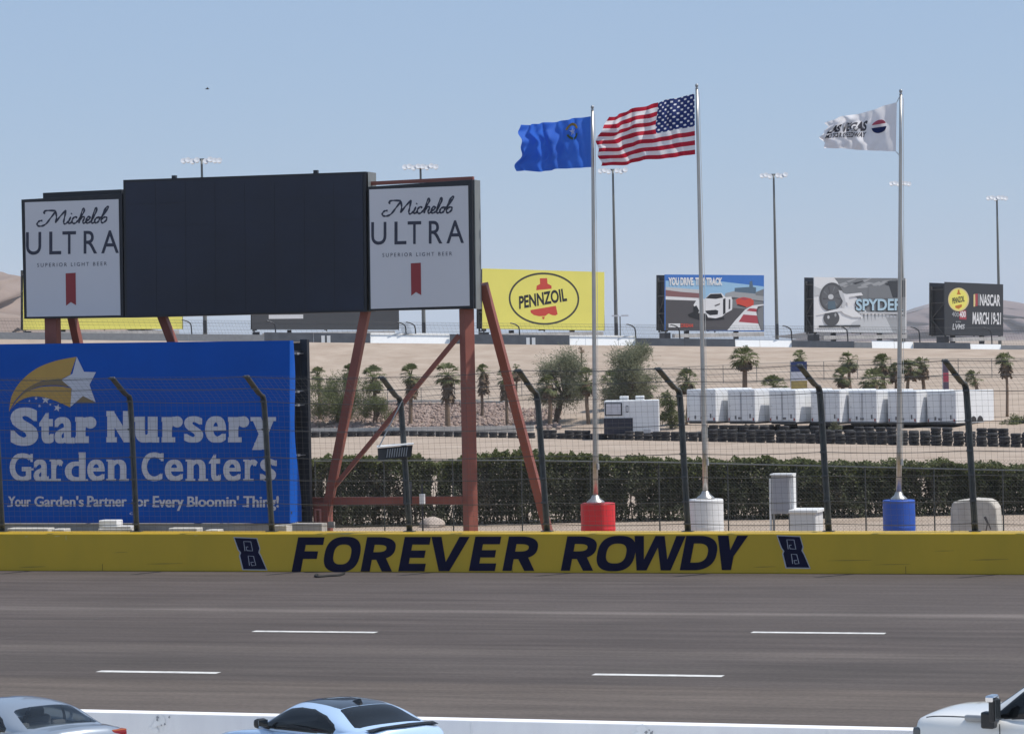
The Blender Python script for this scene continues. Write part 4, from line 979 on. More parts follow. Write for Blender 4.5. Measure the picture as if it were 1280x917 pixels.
# two upright banners behind the trailers
def banner(label, x, y0, y1, wpx, Y, parts):
    p, q = depthn(x, y0, Y), depthn(x, y1, Y); Y *= SY; g0 = gz(p.x, Y); w = wpx / F * Y
    o = thing('feather_banner', label, 'banner', (p.x, Y, g0), 0); M = wm(o); H = p.z - g0
    m = MB(M); m.tube([(0, 0, -.05), (0, 0, H + .1)], .03, 6); m.build('pole', mgreyp, o)
    for z0, z1, c in parts:
        m = MB(M); m.box((w / 2 + .03, 0, H * (z0 + z1) / 2), (w, .02, H * (z1 - z0) - .004)); m.build('cloth', c, o)
banner('upright banner of blue, white and yellow behind the third trailer', 988, 452, 520, 20, 117, ((.3, .62, mat('banner_yellow', (.4, .3, .1), .7)), (.62, .8, mwv), (.8, 1, mat('banner_blue', (.03, .05, .15), .7))))
banner('dim purple banner with a red patch behind the end trailer', 1178, 452, 520, 7, 113, ((.3, .6, mat('banner_mauve', (.12, .09, .13), .7)), (.6, .78, mat('banner_red', (.45, .06, .1), .7)), (.78, 1, mat('banner_mauve', 0))))

# ================================================================== trees, bushes, palms
mdes = leafmat('desert_tree_leaf', (.18, .19, .12), (.29, .30, .20), .7, .48)
mbushl = leafmat('bush_leaf', (.11, .13, .055), (.20, .22, .10), .8, .4)
mbark = mat('bark', (.11, .08, .06), .95, var=.3, scale=5, bump=.5, bscale=20)
def tree(name, label, cat, base, cx0, cx1, cy0, cy1, nleaf, lm, lobes, leaf=(.09, .18), trunk_r=.16, asp=.4):
    Y = base.y; o = thing(name, label, cat, base)
    a, b = depth(cx0, cy0, Y), depth(cx1, cy1, Y); cxw = (a.x + b.x) / 2; W2 = (b.x - a.x) / 2; zc = (a.z + b.z) / 2; H2 = (a.z - b.z) / 2
    cs = []
    for i in range(lobes):
        th = random.uniform(0, 6.28); rr = random.uniform(.1, .8) ; zz = random.uniform(-.7, .75)
        sc = math.sqrt(max(.1, 1 - zz * zz * .8))
        cs.append((Vector((cxw + W2 * rr * math.cos(th) * sc, Y + W2 * .8 * rr * math.sin(th) * sc, zc + H2 * zz)), random.uniform(.22, .42) * min(W2, H2 * 1.3)))
    m = MB()
    for c, r in cs:
        for _ in range(nleaf // lobes):
            d = Vector((random.gauss(0, 1), random.gauss(0, 1), random.gauss(0, 1) * .8)).normalized() * r * random.random() ** .42
            p = c + d + Vector((random.gauss(0, .07), random.gauss(0, .07), random.gauss(0, .07)))
            if p.z < b.z - .3: continue
            leafquad(m, p, random.uniform(*leaf), asp)
        for _ in range(26):       # loose sprays past the clump, blown to the left
            d = Vector((random.gauss(-.35, .8), random.gauss(0, .8), random.gauss(.25, .8))).normalized()
            for k in range(6): leafquad(m, c + d * r * (1 + .11 * k), random.uniform(*leaf) * .9, asp)
    m.build('crown', lm, o)
    m = MB(); top = Vector((cxw, Y, zc - H2 * .35))
    for k in range(3):
        bx = base + Vector((random.uniform(-.2, .2), random.uniform(-.2, .2), -.1))
        mid = bx.lerp(top, .5) + Vector((random.uniform(-.3, .3), 0, 0)); m.tube([bx, mid, top + Vector((random.uniform(-.4, .4), 0, 0))], [trunk_r, trunk_r * .75, trunk_r * .4], 7)
    m.build('trunk', mbark, o)
    m = MB()
    for c, r in cs: m.tube([top + Vector((0, 0, -.5)), top.lerp(c, .5) + Vector((0, 0, -.15)), c], [trunk_r * .45, trunk_r * .28, .02], 5)
    m.build('limbs', mbark, o)
    return o
tree('desert_tree', 'round grey green desert tree left of the flagpole with the red drum', 'tree', hit(691, 529), 662, 748, 438, 516, 20000, mdes, 34)
tree('desert_tree', 'tallest grey green desert tree right of the flagpole with the red drum', 'tree', hit(786, 524), 744, 829, 424, 519, 26000, mdes, 40)
tree('shrub_tree', 'dense yellow green shrub beside the end post of the blue billboard', 'tree', hit(418, 532), 374, 474, 464, 524, 20000, mbushl, 24, trunk_r=.1)
tree('shrub_tree', 'thin olive shrub around the palm trunks at the left', 'tree', hit(470, 532), 446, 498, 474, 532, 5200, mbushl, 12, trunk_r=.06)
tree('bush', 'low dry green bush between the white service trailer and the trailer row', 'bush', hit(838, 536), 818, 860, 486, 540, 4200, mbushl, 14, trunk_r=.06)
tree('bush', 'low scrubby bush past the end trailer at the right edge', 'bush', hit(1266, 530), 1240, 1300, 520, 543, 3200, mbushl, 14, trunk_r=.05)
tree('bush', 'small bush between the second row tyres and the third trailer', 'bush', depthn(1047, 540, 106), 1036, 1052, 526, 543, 900, mdes, 6, trunk_r=.04)

mpalm = leafmat('palm_frond', (.085, .105, .04), (.19, .205, .09), .9, .35)
mskirt = mat('dead_frond', (.15, .105, .07), .95, var=.35, scale=3)
mptr = mat('palm_trunk', (.19, .135, .095), .95, var=.25, scale=4, bump=.4, bscale=14)
def palm(label, base, topx, cy0, cy1, cwpx, skirt=0.0, tr=.17, wind=.5, nfr=30, dead=False):
    """cy0..cy1 is the crown in the photograph, cwpx its width"""
    Y = base.y; o = thing('palm_tree', label, 'palm tree', base)
    hub = depth(topx, cy0 * .42 + cy1 * .58, Y); top = depth(topx, cy0, Y); R1 = cwpx * 1.22 / F * Y / 2; Rz = (top.z - hub.z) * 1.1
    mid = base.lerp(hub, .5) + Vector((random.uniform(-.12, .12), 0, 0))
    m = MB(); m.tube(spline([base + Vector((0, 0, -.15)), base.lerp(mid, .6), mid, mid.lerp(hub, .6), hub], 3), [tr * 1.35] + [tr * (1.08 - .25 * i / 12) for i in range(12)], 8); m.build('trunk', mptr, o, smooth=True)
    m = MB()
    for i in range(nfr):
        th = i * 2.399; el = random.uniform(-.75, 1.35)
        d = Vector((math.cos(th) * math.cos(el) - wind * .55, math.sin(th) * math.cos(el), math.sin(el))).normalized()
        stem = hub + Vector((d.x * R1 * .5, d.y * R1 * .5, d.z * Rz * .55))
        side = d.cross(Vector((0, 0, 1))); side = side.normalized() if side.length > .01 else Vector((1, 0, 0)); upv = side.cross(d)
        m.tube([hub, stem], [.03, .015], 3, cap=False)
        nl = 11
        for k in range(nl):                        # the fan of blades
            a = (k / (nl - 1) - .5) * 2.5
            dd = (d * math.cos(a) + side * math.sin(a) + upv * random.uniform(-.12, .12)).normalized()
            ln = (R1 if abs(dd.x) > .3 else R1) * random.uniform(.48, .62)
            e1 = stem + Vector((dd.x * ln * .6, dd.y * ln * .6, dd.z * ln * .6)); e2 = stem + Vector((dd.x * ln - wind * .12 * ln, dd.y * ln, dd.z * ln - ln * .28))
            wv_ = dd.cross(upv).normalized() * ln * .075
            m.add([stem, e1 + wv_, e2, e1 - wv_], [(0, 1, 2, 3)])
    m.build('crown', mskirt if dead else mpalm, o)
    if skirt > 0:
        m = MB(); sl = skirt / F * Y
        for i in range(150):
            th = random.uniform(0, 6.28); z0 = random.uniform(0, .75) * sl; r0 = tr * 1.1; r1 = tr * 1.2 + random.uniform(.15, .45)
            p = Vector((hub.x + math.cos(th) * r0, hub.y + math.sin(th) * r0, hub.z - z0)); l_ = random.uniform(.35, .8)
            q = Vector((hub.x + math.cos(th) * r1, hub.y + math.sin(th) * r1, p.z - l_)); s_ = Vector((-math.sin(th), math.cos(th), 0)) * random.uniform(.06, .16)
            m.add([p - s_ * .4, p + s_ * .4, q + s_, q - s_], [(0, 1, 2, 3)])
        m.build('dead_skirt', mskirt, o)
    return o
def hb(x, y): return hit(x, y)
def at_y(x, Y):
    Y *= SY; X = ray(x, 500).x / ray(x, 500).y * Y; return Vector((X, Y, gz(X, Y)))
palm('palm peeping over the dense shrub at the billboard post', hb(400, 526), 398, 458, 476, 20)
palm('small palm just left of the slanting red scoreboard leg', hb(437, 528), 437, 453, 474, 18, 8)
palm('palm among the olive shrub left of the lamp box post', hb(470, 529), 468, 455, 486, 30, 12)
palm('palm with a brown skirt right behind the lamp box post', hb(513, 533), 514, 453, 482, 27, 26, .16)
palm('bushy palm with the longest brown skirt, left of the main red leg', hb(560, 535), 560, 449, 484, 32, 36, .2)
palm('thin palm right of the main red leg', hb(603, 520), 604, 454, 472, 17, 26, .12)
palm('palm crossed by the slanting red leg', hb(634, 532), 632, 456, 484, 22, 24, .12)
palm('small high palm between the slanting leg and a bent post', hb(645, 500), 646, 452, 466, 10, 8, .09, nfr=16)
palm('palm in front of the round desert tree with a straight pale trunk', hb(687, 532), 686, 468, 492, 26, 8, .17)
palm('dead topped thin palm sticking up left of the red drum flagpole', hb(728, 500), 727, 431, 441, 9, 0, .08, nfr=14, dead=True)
palm('palm close to the left of the red drum flagpole', hb(736, 530), 734, 455, 492, 26, 10, .15)
palm('leafy short palm right of the red drum flagpole', hb(770, 512), 769, 461, 496, 38, 6, .2)
palm('low palm under the tallest desert tree', hb(806, 516), 806, 468, 497, 30, 4, .16)
palm('palm just left of the tallest flagpole', hb(858, 530), 859, 459, 487, 26, 8, .1)
palm('tallest clear palm above the second trailer', at_y(931, 120), 931, 434, 458, 36, 5, .2)
palm('low wide palm above the third trailer', at_y(968, 117), 968, 470, 492, 32, 0, .16)
palm('palm behind the bent post right of the wide low palm', at_y(1000, 121), 1000, 436, 455, 18, 6, .15)
palm('short bent palm above the fifth trailer', at_y(1056, 119), 1054, 458, 479, 24, 4, .15, .8)
palm('palm pair member standing higher above the fifth trailer', at_y(1064, 122), 1062, 438, 460, 24, 6, .13, .7)
palm('wide bushy palm left of the blue drum flagpole', at_y(1095, 118), 1094, 462, 487, 38, 0, .2)
palm('taller palm behind the wide bushy one', at_y(1106, 122), 1104, 442, 464, 26, 6, .14, .7)
palm('slim palm hard against the left of the blue drum flagpole', at_y(1120, 121), 1119, 452, 470, 16, 8, .12, .7)
palm('palm just right of the blue drum flagpole leaning left', at_y(1134, 120), 1138, 450, 466, 28, 8, .13, .8)
palm('upright palm second right of the blue drum flagpole', at_y(1156, 121), 1153, 446, 460, 20, 14, .14, .9)
palm('small windblown palm above the end trailer', at_y(1223, 119), 1218, 462, 480, 22, 0, .13, 1.1)
palm('tall thin windblown palm at the right edge', hb(1259, 521), 1257, 441, 457, 24, 14, .1, 1.1)
# ================================================================== speedway wall on the bank, its fence, the far billboards
def cr(px, dY=0.0):
    Y = 152 * SY + dY; X = ray(px, 425).x / ray(px, 425).y * Y; return Vector((X, Y, gz(X, Y)))
mfw = mat('bright_white_wall', (.86, .86, .84), .5, var=.03); mfd = mat('slate_banner', (.11, .12, .135), .6, var=.2, scale=.8); mfg = mat('far_grey', (.30, .30, .30), .7, var=.1)
fwall = thing('retaining_wall', 'long low far wall along the bank top with white and slate sections', 'wall', cr(700))
SEG = [(-60, 60, 'g', 9), (60, 235, 'g', 9), (235, 330, 'g', 9), (330, 392, 'd', 12), (392, 463, 'd', 12), (463, 562, 'w', 13), (562, 712, 'd', 12), (712, 732, 'w', 12), (732, 773, 'w', 12.5), (773, 794, 'w', 12), (794, 856, 'd', 9.5), (856, 919, 'd', 9.5), (919, 950, 'w', 9.5), (950, 990, 'w', 9.5), (990, 1068, 'd', 8), (1068, 1090, 'g', 7), (1090, 1118, 'w', 9), (1118, 1142, 'w', 8), (1142, 1213, 'd', 7.5), (1213, 1252, 'w', 6), (1252, 1400, 'g', 5)]
for i, (x0, x1, c, hpx) in enumerate(SEG):
    p, q = cr(x0), cr(x1); h = hpx / F * 152 * SY + .15; dv = Vector((0, 0, h / 2 - .1))
    e = (q - p).normalized() * .02; ln = Vector((0, h * .5, 0)) if c == 'w' else Vector((0, .02, 0)); up_ = Vector((0, 0, h)); bk_ = Vector((0, .25, 0)); m = MB(); m.fix = True
    m.add([p + e, q - e, q - e + bk_, p + e + bk_, p + e + up_ + ln, q - e + up_ + ln, q - e + up_ + ln + bk_, p + e + up_ + ln + bk_], [(0, 3, 2, 1), (4, 5, 6, 7), (0, 1, 5, 4), (1, 2, 6, 5), (2, 3, 7, 6), (3, 0, 4, 7)])
    m.build('banner', {'w': mfw, 'd': mfd, 'g': mfg}[c], fwall)
for x in (404, 411, 660, 667):
    p = cr(x); m = MB(); m.box(p + Vector((0, -.16, .45)), (.35, .03, .8)); m.build('white_patch', mfw, fwall)
m = MB(); m.bar(cr(-60) + Vector((0, -.6, -.02)), cr(1400) + Vector((0, -.6, -.02)), .9, .12); m.build('kerb_lip', mat('grey_concrete', 0), fwall)
ff = thing('far_catch_fence', 'faint far catch fence with bent posts along the top of the bank', 'catch fence', cr(700, .6))
tops = []
for x in (-30, 75, 240, 345, 508, 520, 650, 795, 850, 990, 1060, 1150, 1240, 1330):
    b_ = cr(x, .6); H = 2.3
    pts = [b_, b_ + Vector((-.05, 0, H * .72)), b_ + Vector((-.25, -.1, H * .9)), b_ + Vector((-.75, -.3, H)), b_ + Vector((-.95, -.35, H))]
    m = MB(); m.tube(spline(pts, 3), .065, 6); m.build('post', mdark, ff); tops.append((b_, pts[3]))
for f in (.3, .45, .6, .75, .88, 1.0):
    m = MB(); m.tube([p.lerp(q, f) for p, q in tops], .012, 4, cap=False); m.build('cable', mwire, ff)
m = MB(); n = 330
for i in range(n):
    t = i / n * (len(tops) - 1); k = int(t); t -= k; a0 = tops[k][0].lerp(tops[k + 1][0], t); b0 = tops[k][1].lerp(tops[k + 1][1], t); m.tube([a0, a0.lerp(b0, .5), b0], .006, 3, cap=False)
for f in [i / 20 for i in range(20)]: m.tube([p.lerp(q, f) for p, q in tops], .006, 3, cap=False)
m.build('wire_mesh', mwire, ff)
sf = thing('bank_fence', 'thin chain link fence across the sandy bank above the rocks', 'fence', hit(640, 480))
pp = []
for x in range(400, 1340, 42):
    Y = 130 * SY; X = ray(x, 470).x / ray(x, 470).y * Y; p = Vector((X, Y, gz(X, Y))); pp.append(p); m = MB(); m.tube([p, p + Vector((0, 0, 1.6))], .03, 5); m.build('post', mgal, sf)
for f in (.05, .8, 1.58):
    m = MB(); m.tube([p + Vector((0, 0, f)) for p in pp], .02, 4); m.build('rail', mgal, sf)

mbyel = mat('billboard_yellow', (.88, .80, .17), .5, var=.03, scale=.4)
def sheet(nm, c, rough=.55): return mat(nm, c, rough, var=.03)
myr = sheet('print_red', (.62, .07, .045)); mbk = sheet('print_black', (.015, .016, .02)); mpw = sheet('print_white', (.78, .78, .78)); msl = sheet('print_slate', (.045, .050, .058))
mg1 = sheet('print_grey', (.20, .21, .22)); mg2 = sheet('print_mid_grey', (.36, .37, .38)); mg3 = sheet('print_pale_grey', (.56, .57, .58)); masph = sheet('print_asphalt', (.085, .08, .085)); mskb = sheet('print_sky', (.045, .18, .55)); mskp = sheet('print_pale_sky', (.33, .55, .75)); mpink = sheet('print_dull_red', (.42, .06, .08)); mice = sheet('print_ice', (.45, .62, .72))
class Bill:
    def __init__(s, name, label, x0, x1, ytl, ytr, ybl, ybr, Y, yaw, face, depth_=2.6, back=mdark, catwalk=True, cols=(.25, .75)):
        pc = depthn((x0 + x1) / 2, 420, Y); s.p = Plane((pc.x, pc.y), yaw); s.k = 0
        g = gz(pc.x, pc.y); s.o = thing('far_billboard', label, 'billboard', (pc.x, pc.y, g), yaw)
        cs = [s.p.at(x, y, 0) for x, y in ((x0, ytl), (x1, ytr), (x1, ybr), (x0, ybl))]
        s.cs = cs
        m = MB(s.p.M); m.fix = True; m.poly(cs, .12); s.face = m.build('panel', face, s.o)
        c4 = [Vector(c) + Vector((0, depth_, 0)) for c in cs]
        m = MB(s.p.M); m.fix = True; m.poly([Vector(c) + Vector((0, depth_ - .12, 0)) for c in cs], .12); m.build('rear_panel', back, s.o)
        zt, zb = min(cs[0][2], cs[1][2]), min(cs[2][2], cs[3][2]); zl = (zt - zb); m = MB(s.p.M)
        for u in (cs[0][0] + .1, (cs[0][0] + cs[1][0]) / 2, cs[1][0] - .1):
            for v in (.25, depth_ - .3): m.box((u, v, (zt + zb) / 2), (.16, .16, zl * .97))
            for f in (.03, .35, .66, .92): m.bar((u, .2, zb + zl * f), (u, depth_ - .2, zb + zl * f), .12)
            m.bar((u, .2, zb), (u, depth_ - .2, zb + zl * .35), .1); m.bar((u, depth_ - .2, zb + zl * .35), (u, .2, zb + zl * .66), .1)
        m.build('frame', mat('weathered_steel', (.09, .09, .085), .7, .2, var=.3), s.o)
        m = MB(s.p.M); m.box((cs[0][0] + .35, depth_ * .5, (zt + zb) / 2), (.1, depth_ - .7, zl * .95)); m.build('inner_sheet', mat('black_sheet', 0), s.o)
        for f in cols:
            u = cs[0][0] + (cs[1][0] - cs[0][0]) * f; m = MB(s.p.M); zg = gz(pc.x + u, pc.y) - .3; m.box((u, depth_ * .5, (zg + zb) / 2 + .1), (.45, .45, zb - zg + .2)); m.build('column', mdark, s.o)
        if catwalk:
            m = MB(s.p.M); L_ = cs[2][0] - cs[3][0]; m.box((cs[3][0] + L_ * .52, -.45, zb - .32), (L_ * .90, .8, .42)); m.build('catwalk', mat('pale_catwalk', (.55, .54, .52), .7, var=.2, scale=1.2), s.o)
            m = MB(s.p.M); m.box((cs[3][0] + L_ * .03, .9, zb - .3), (.7, 1.6, .7)); m.build('bracket', mdark, s.o)
    def art(s, pts, mm, nm='artwork'):
        s.k += 1; v = -.0014 * s.k; m = MB(s.p.M); m.poly([s.p.at(x, y, v) for x, y in pts], 0); return m.build(nm, mm, s.face)
    def text(s, t, q, mm, bold=.03, shear=0.0, copies=((0, 0),)):
        s.k += 2; v = -.0014 * s.k; m = MB(s.p.M); put_text(m, t, q, lambda x, y, k: s.p.at(x, y, v + k), bold, shear, copies=copies, lift=.001); return m.build('lettering', mm, s.face)
    def line(s, pts, w, mm, nm='artwork'):
        s.k += 1; v = -.0014 * s.k; m = MB(s.p.M); m.ribbon([s.p.at(x, y, v) for x, y in pts], w); return m.build(nm, mm, s.face)
YB = 163.0; yw = R(18)
# yellow oil board
B = Bill('b', 'bright yellow far billboard with an oval oil emblem right of the scoreboard', 603, 755.5, 335.5, 340, 410.5, 413, YB - 3, R(17), mbyel, 2.2)
E = ell(680, 373.3, 43, 31.5, 60, rot=.03); B.line(E + [E[0]], .2, sheet('print_dark_olive', (.05, .05, .04)))
zz = lambda x, y: (600 + x / 3.556, 320 + y / 3.556)
B.art([zz(*p) for p in ((266, 99), (298, 98), (300, 122), (318, 132), (318, 145), (250, 152), (252, 132), (267, 124))], myr)
B.art([zz(*p) for p in ((224, 240), (337, 221), (345, 258), (335, 264), (320, 262), (305, 255), (290, 266), (262, 267), (240, 262), (226, 252))], myr)
B.art([zz(*p) for p in ((172, 178), (383, 142), (392, 200), (172, 238))], mbyel)
B.text('PENNZOIL', (zz(173, 178), zz(380, 142), zz(388, 200), zz(174, 236)), mbk, .035)
B.art([zz(*p) for p in ((276, 270), (288, 270), (285, 280), (279, 280))], myr)
# driving board
Z3 = lambda x, y: (810 + x / 8.258, 335 + y / 8.258)
B = Bill('b', 'far billboard picturing a white sports car leading a red one on a race track', 831, 955, 343, 344, 412.5, 414, YB + 2, yw, mskb)
D = lambda pts, mm: B.art([Z3(*p) for p in pts], mm)
D(((182, 130), (600, 120), (1195, 190), (1195, 330), (182, 330)), mskp)
D(((182, 195), (560, 225), (560, 330), (182, 330)), mg3)
D(((182, 225), (260, 235), (330, 245), (560, 262), (560, 310), (182, 290)), sheet('print_stand', (.25, .12, .12)))
D(((800, 260), (900, 235), (1195, 280), (1195, 345), (780, 330)), mg2)
D(((895, 205), (1045, 195), (1050, 140), (1075, 130), (1085, 195), (1115, 200), (1115, 265), (895, 245)), sheet('print_building', (.10, .16, .22)))
D(((1110, 250), (1195, 215), (1195, 290), (1110, 280)), mg1)
D(((182, 290), (520, 312), (520, 338), (182, 325)), mpw)
D(((182, 325), (520, 337), (880, 300), (1195, 340), (1195, 642), (182, 642)), masph)
D(((860, 330), (930, 312), (1195, 350), (1195, 372), (1000, 420), (870, 410)), mg1)
D(((905, 330), (930, 312), (985, 300), (1060, 312), (1092, 335), (1090, 385), (1010, 405), (920, 378)), myr)
D(((930, 372), (1010, 398), (1010, 408), (915, 385)), mbk); D(((945, 318), (985, 304), (1040, 316), (1000, 330)), mpink)
D(((818, 642), (900, 540), (1000, 430), (1080, 385), (1195, 372), (1195, 385), (1110, 400), (1020, 450), (930, 560), (870, 642)), mpw)
D(((870, 642), (930, 560), (960, 520), (1140, 575), (1165, 642)), mpw)
D(((935, 555), (985, 478), (1125, 490), (1140, 572)), mpink)
D(((985, 478), (1015, 440), (1118, 452), (1125, 490)), mpw)
D(((1015, 440), (1050, 415), (1125, 420), (1118, 452)), mpink); D(((1050, 412), (1090, 385), (1140, 382), (1125, 420)), mpw)
D(((1125, 480), (1140, 420), (1195, 385), (1195, 642), (1165, 642)), mg1)
D(((410, 480), (470, 450), (780, 500), (790, 530), (560, 545), (430, 505)), mbk)
D(((470, 380), (500, 330), (590, 315), (640, 262), (760, 258), (800, 300), (860, 295), (872, 330), (868, 430), (800, 468), (765, 500), (700, 518), (620, 510), (600, 470), (500, 460), (485, 420)), mpw)
D(((600, 308), (645, 268), (755, 264), (775, 305), (700, 318), (600, 312)), mbk)
D(((470, 400), (500, 385), (530, 440), (500, 500), (470, 480)), mbk)
D(((590, 440), (700, 430), (725, 440), (720, 480), (640, 486), (605, 465)), mbk)
D(((775, 320), (800, 310), (800, 465), (775, 480)), mbk); D(((835, 320), (850, 325), (850, 420), (832, 425)), masph)
D(((685, 385), (745, 362), (740, 378), (695, 395)), masph)
B.text('YOU DRIVE. THIS TRACK', [Z3(*p) for p in ((210, 95), (768, 98), (768, 178), (210, 178))], mpw, .05)
D(((212, 572), (332, 572), (332, 612), (212, 612)), mpw); B.text('DREAM', [Z3(*p) for p in ((340, 572), (465, 575), (465, 610), (340, 610))], myr, .03)
# black and white wheel board
Zr = lambda x, y: (1000 + x / 9.14, 335 + y / 9.14)
B = Bill('b', 'far billboard with a black and white picture of a big wheel and pale blue lettering', 1017.5, 1133, 346, 348.5, 415, 416.5, YB + 5, R(19), mpw)
D = lambda pts, mm: B.art([Zr(min(p[0], 1204), max(p[1], 112)) for p in pts], mm)
D(((390, 105), (1210, 115), (1215, 560), (760, 500), (640, 330), (480, 280), (430, 160)), mg1)
for i in range(16):
    x = 440 + i * 48 + random.uniform(-20, 20); y = random.uniform(120, 230); D(((x, y), (x + random.uniform(60, 140), y - random.uniform(10, 40)), (x + random.uniform(90, 170), y - random.uniform(0, 26)), (x + 30, y + random.uniform(10, 26))), random.choice((mg2, mg3, msl, mg2)))
D(((780, 200), (1215, 215), (1215, 350), (780, 345)), mg1); D(((1000, 150), (1215, 140), (1215, 330), (1060, 340)), msl)
D(((160, 205), (260, 245), (240, 310), (160, 320)), mg3)
D(((600, 620), (780, 545), (1215, 560), (1215, 735), (520, 735)), mg3); D(((980, 560), (1215, 560), (1215, 735), (1060, 735)), mg2)
for i in range(12):
    x = 680 + i * 42; D(((x, 525), (x + 16, 522), (x + 12, 560 + random.uniform(0, 70)), (x + 4, 560)), random.choice((mg1, mg2, mg2)))
B.art([Zr(*p) for p in ell(360, 330, 135, 165, 36, rot=.15)], sheet('print_charcoal', 0) if 'print_charcoal' in MATS else sheet('print_charcoal', (.085, .088, .095))); B.art([Zr(*p) for p in ell(358, 330, 112, 138, 30, rot=.15)], sheet('print_soft_grey', (.13, .135, .145)))
for i in range(9):
    a = i * .698; D(((360 + 34 * math.cos(a), 335 + 40 * math.sin(a)), (360 + 100 * math.cos(a + .12), 330 + 124 * math.sin(a + .12)), (360 + 100 * math.cos(a + .26), 330 + 124 * math.sin(a + .26))), mg1 if i % 2 else masph)
B.art([Zr(*p) for p in ell(352, 328, 32, 30, 20)], mg3); D(((320, 380), (400, 375), (410, 470), (318, 470)), sheet('print_steel_blue', (.10, .15, .19)))
B.art([Zr(*p) for p in ell(360, 570, 90, 90, 28)], sheet('print_charcoal', 0)); B.art([Zr(*p) for p in ell(325, 560, 14, 20, 12)], mg3); B.art([Zr(*p) for p in ell(405, 535, 12, 22, 12)], mg2)
D(((195, 515), (320, 490), (470, 455), (600, 455), (720, 560), (600, 560), (500, 520), (470, 490), (300, 515), (200, 530)), mpw)
D(((440, 250), (480, 260), (540, 380), (500, 460), (470, 440), (490, 380), (455, 310)), mg3); D(((500, 300), (700, 280), (720, 310), (560, 330), (560, 420), (520, 380)), mpw)
D(((215, 655), (690, 650), (690, 672), (215, 678)), msl)
B.text('SPYDER', [Zr(*p) for p in ((630, 355), (1180, 345), (1180, 490), (630, 495))], mbk, .06, copies=((0, .4),)); B.text('SPYDER', [Zr(*p) for p in ((640, 352), (1175, 348), (1175, 485), (640, 488))], mice, .03)
D(((680, 500), (1180, 505), (1180, 525), (680, 520)), mg3)
# race date board
Zn = lambda x, y: (1160 + x / 10.19, 340 + y / 10.19)
B = Bill('b', 'dark slate far billboard with a yellow oil oval and white race date lettering', 1181, 1254, 352.3, 355.3, 418.5, 419.5, YB + 8, R(21), msl, 3.6)
B.art([Zn(*p) for p in ell(390, 350, 134, 150, 36)], sheet('print_cream', (.75, .62, .3))); B.art([Zn(*p) for p in ell(388, 350, 118, 134, 36)], mbyel)
D = lambda pts, mm: B.art([Zn(*p) for p in pts], mm)
D(((380, 225), (400, 225), (402, 255), (420, 285), (365, 285), (378, 255)), sheet('print_orange', (.55, .18, .03))); D(((345, 430), (430, 410), (432, 440), (390, 470), (350, 455)), sheet('print_orange', 0))
B.text('PENNZOIL', [Zn(*p) for p in ((308, 330), (462, 300), (466, 375), (312, 405))], mbk, .03)
D(((400, 500), (485, 485), (490, 605), (400, 600)), mpink); B.text('400', [Zn(*p) for p in ((400, 500), (482, 495), (482, 575), (400, 580))], mpw, .03); B.text('400', [Zn(*p) for p in ((305, 500), (395, 515), (395, 570), (305, 565))], mg2, .02)
B.text('at the', [Zn(*p) for p in ((355, 620), (420, 620), (420, 640), (355, 640))], mg2); B.text('LVMS', [Zn(*p) for p in ((310, 655), (470, 665), (470, 725), (310, 735))], mg3, .03, .2)
D(((580, 285), (612, 275), (600, 440), (580, 440)), sheet('print_cream', 0)); D(((600, 278), (632, 275), (632, 430), (605, 435)), mpink); D(((636, 275), (655, 275), (655, 425), (636, 425)), mg1)
B.text('NASCAR', [Zn(*p) for p in ((662, 280), (922, 288), (920, 435), (660, 428))], mpw, .03); B.text('MARCH 19-21', [Zn(*p) for p in ((570, 508), (930, 515), (926, 672), (566, 665))], mpw, .03)
# boards mostly hidden behind the scoreboard
B = Bill('b', 'plain yellow far billboard almost hidden behind the left scoreboard panel', 29, 228, 337, 331, 412, 411, YB, R(15), mbyel)
B = Bill('b', 'dark grey far billboard under the scoreboard screen with one white strip', 315, 498, 330, 332, 411.5, 412, YB, R(8), sheet('print_grey_panel', (.075, .078, .085)))
B.art(((336, 393.5), (379, 393), (379, 398), (336, 398.5)), mpw)

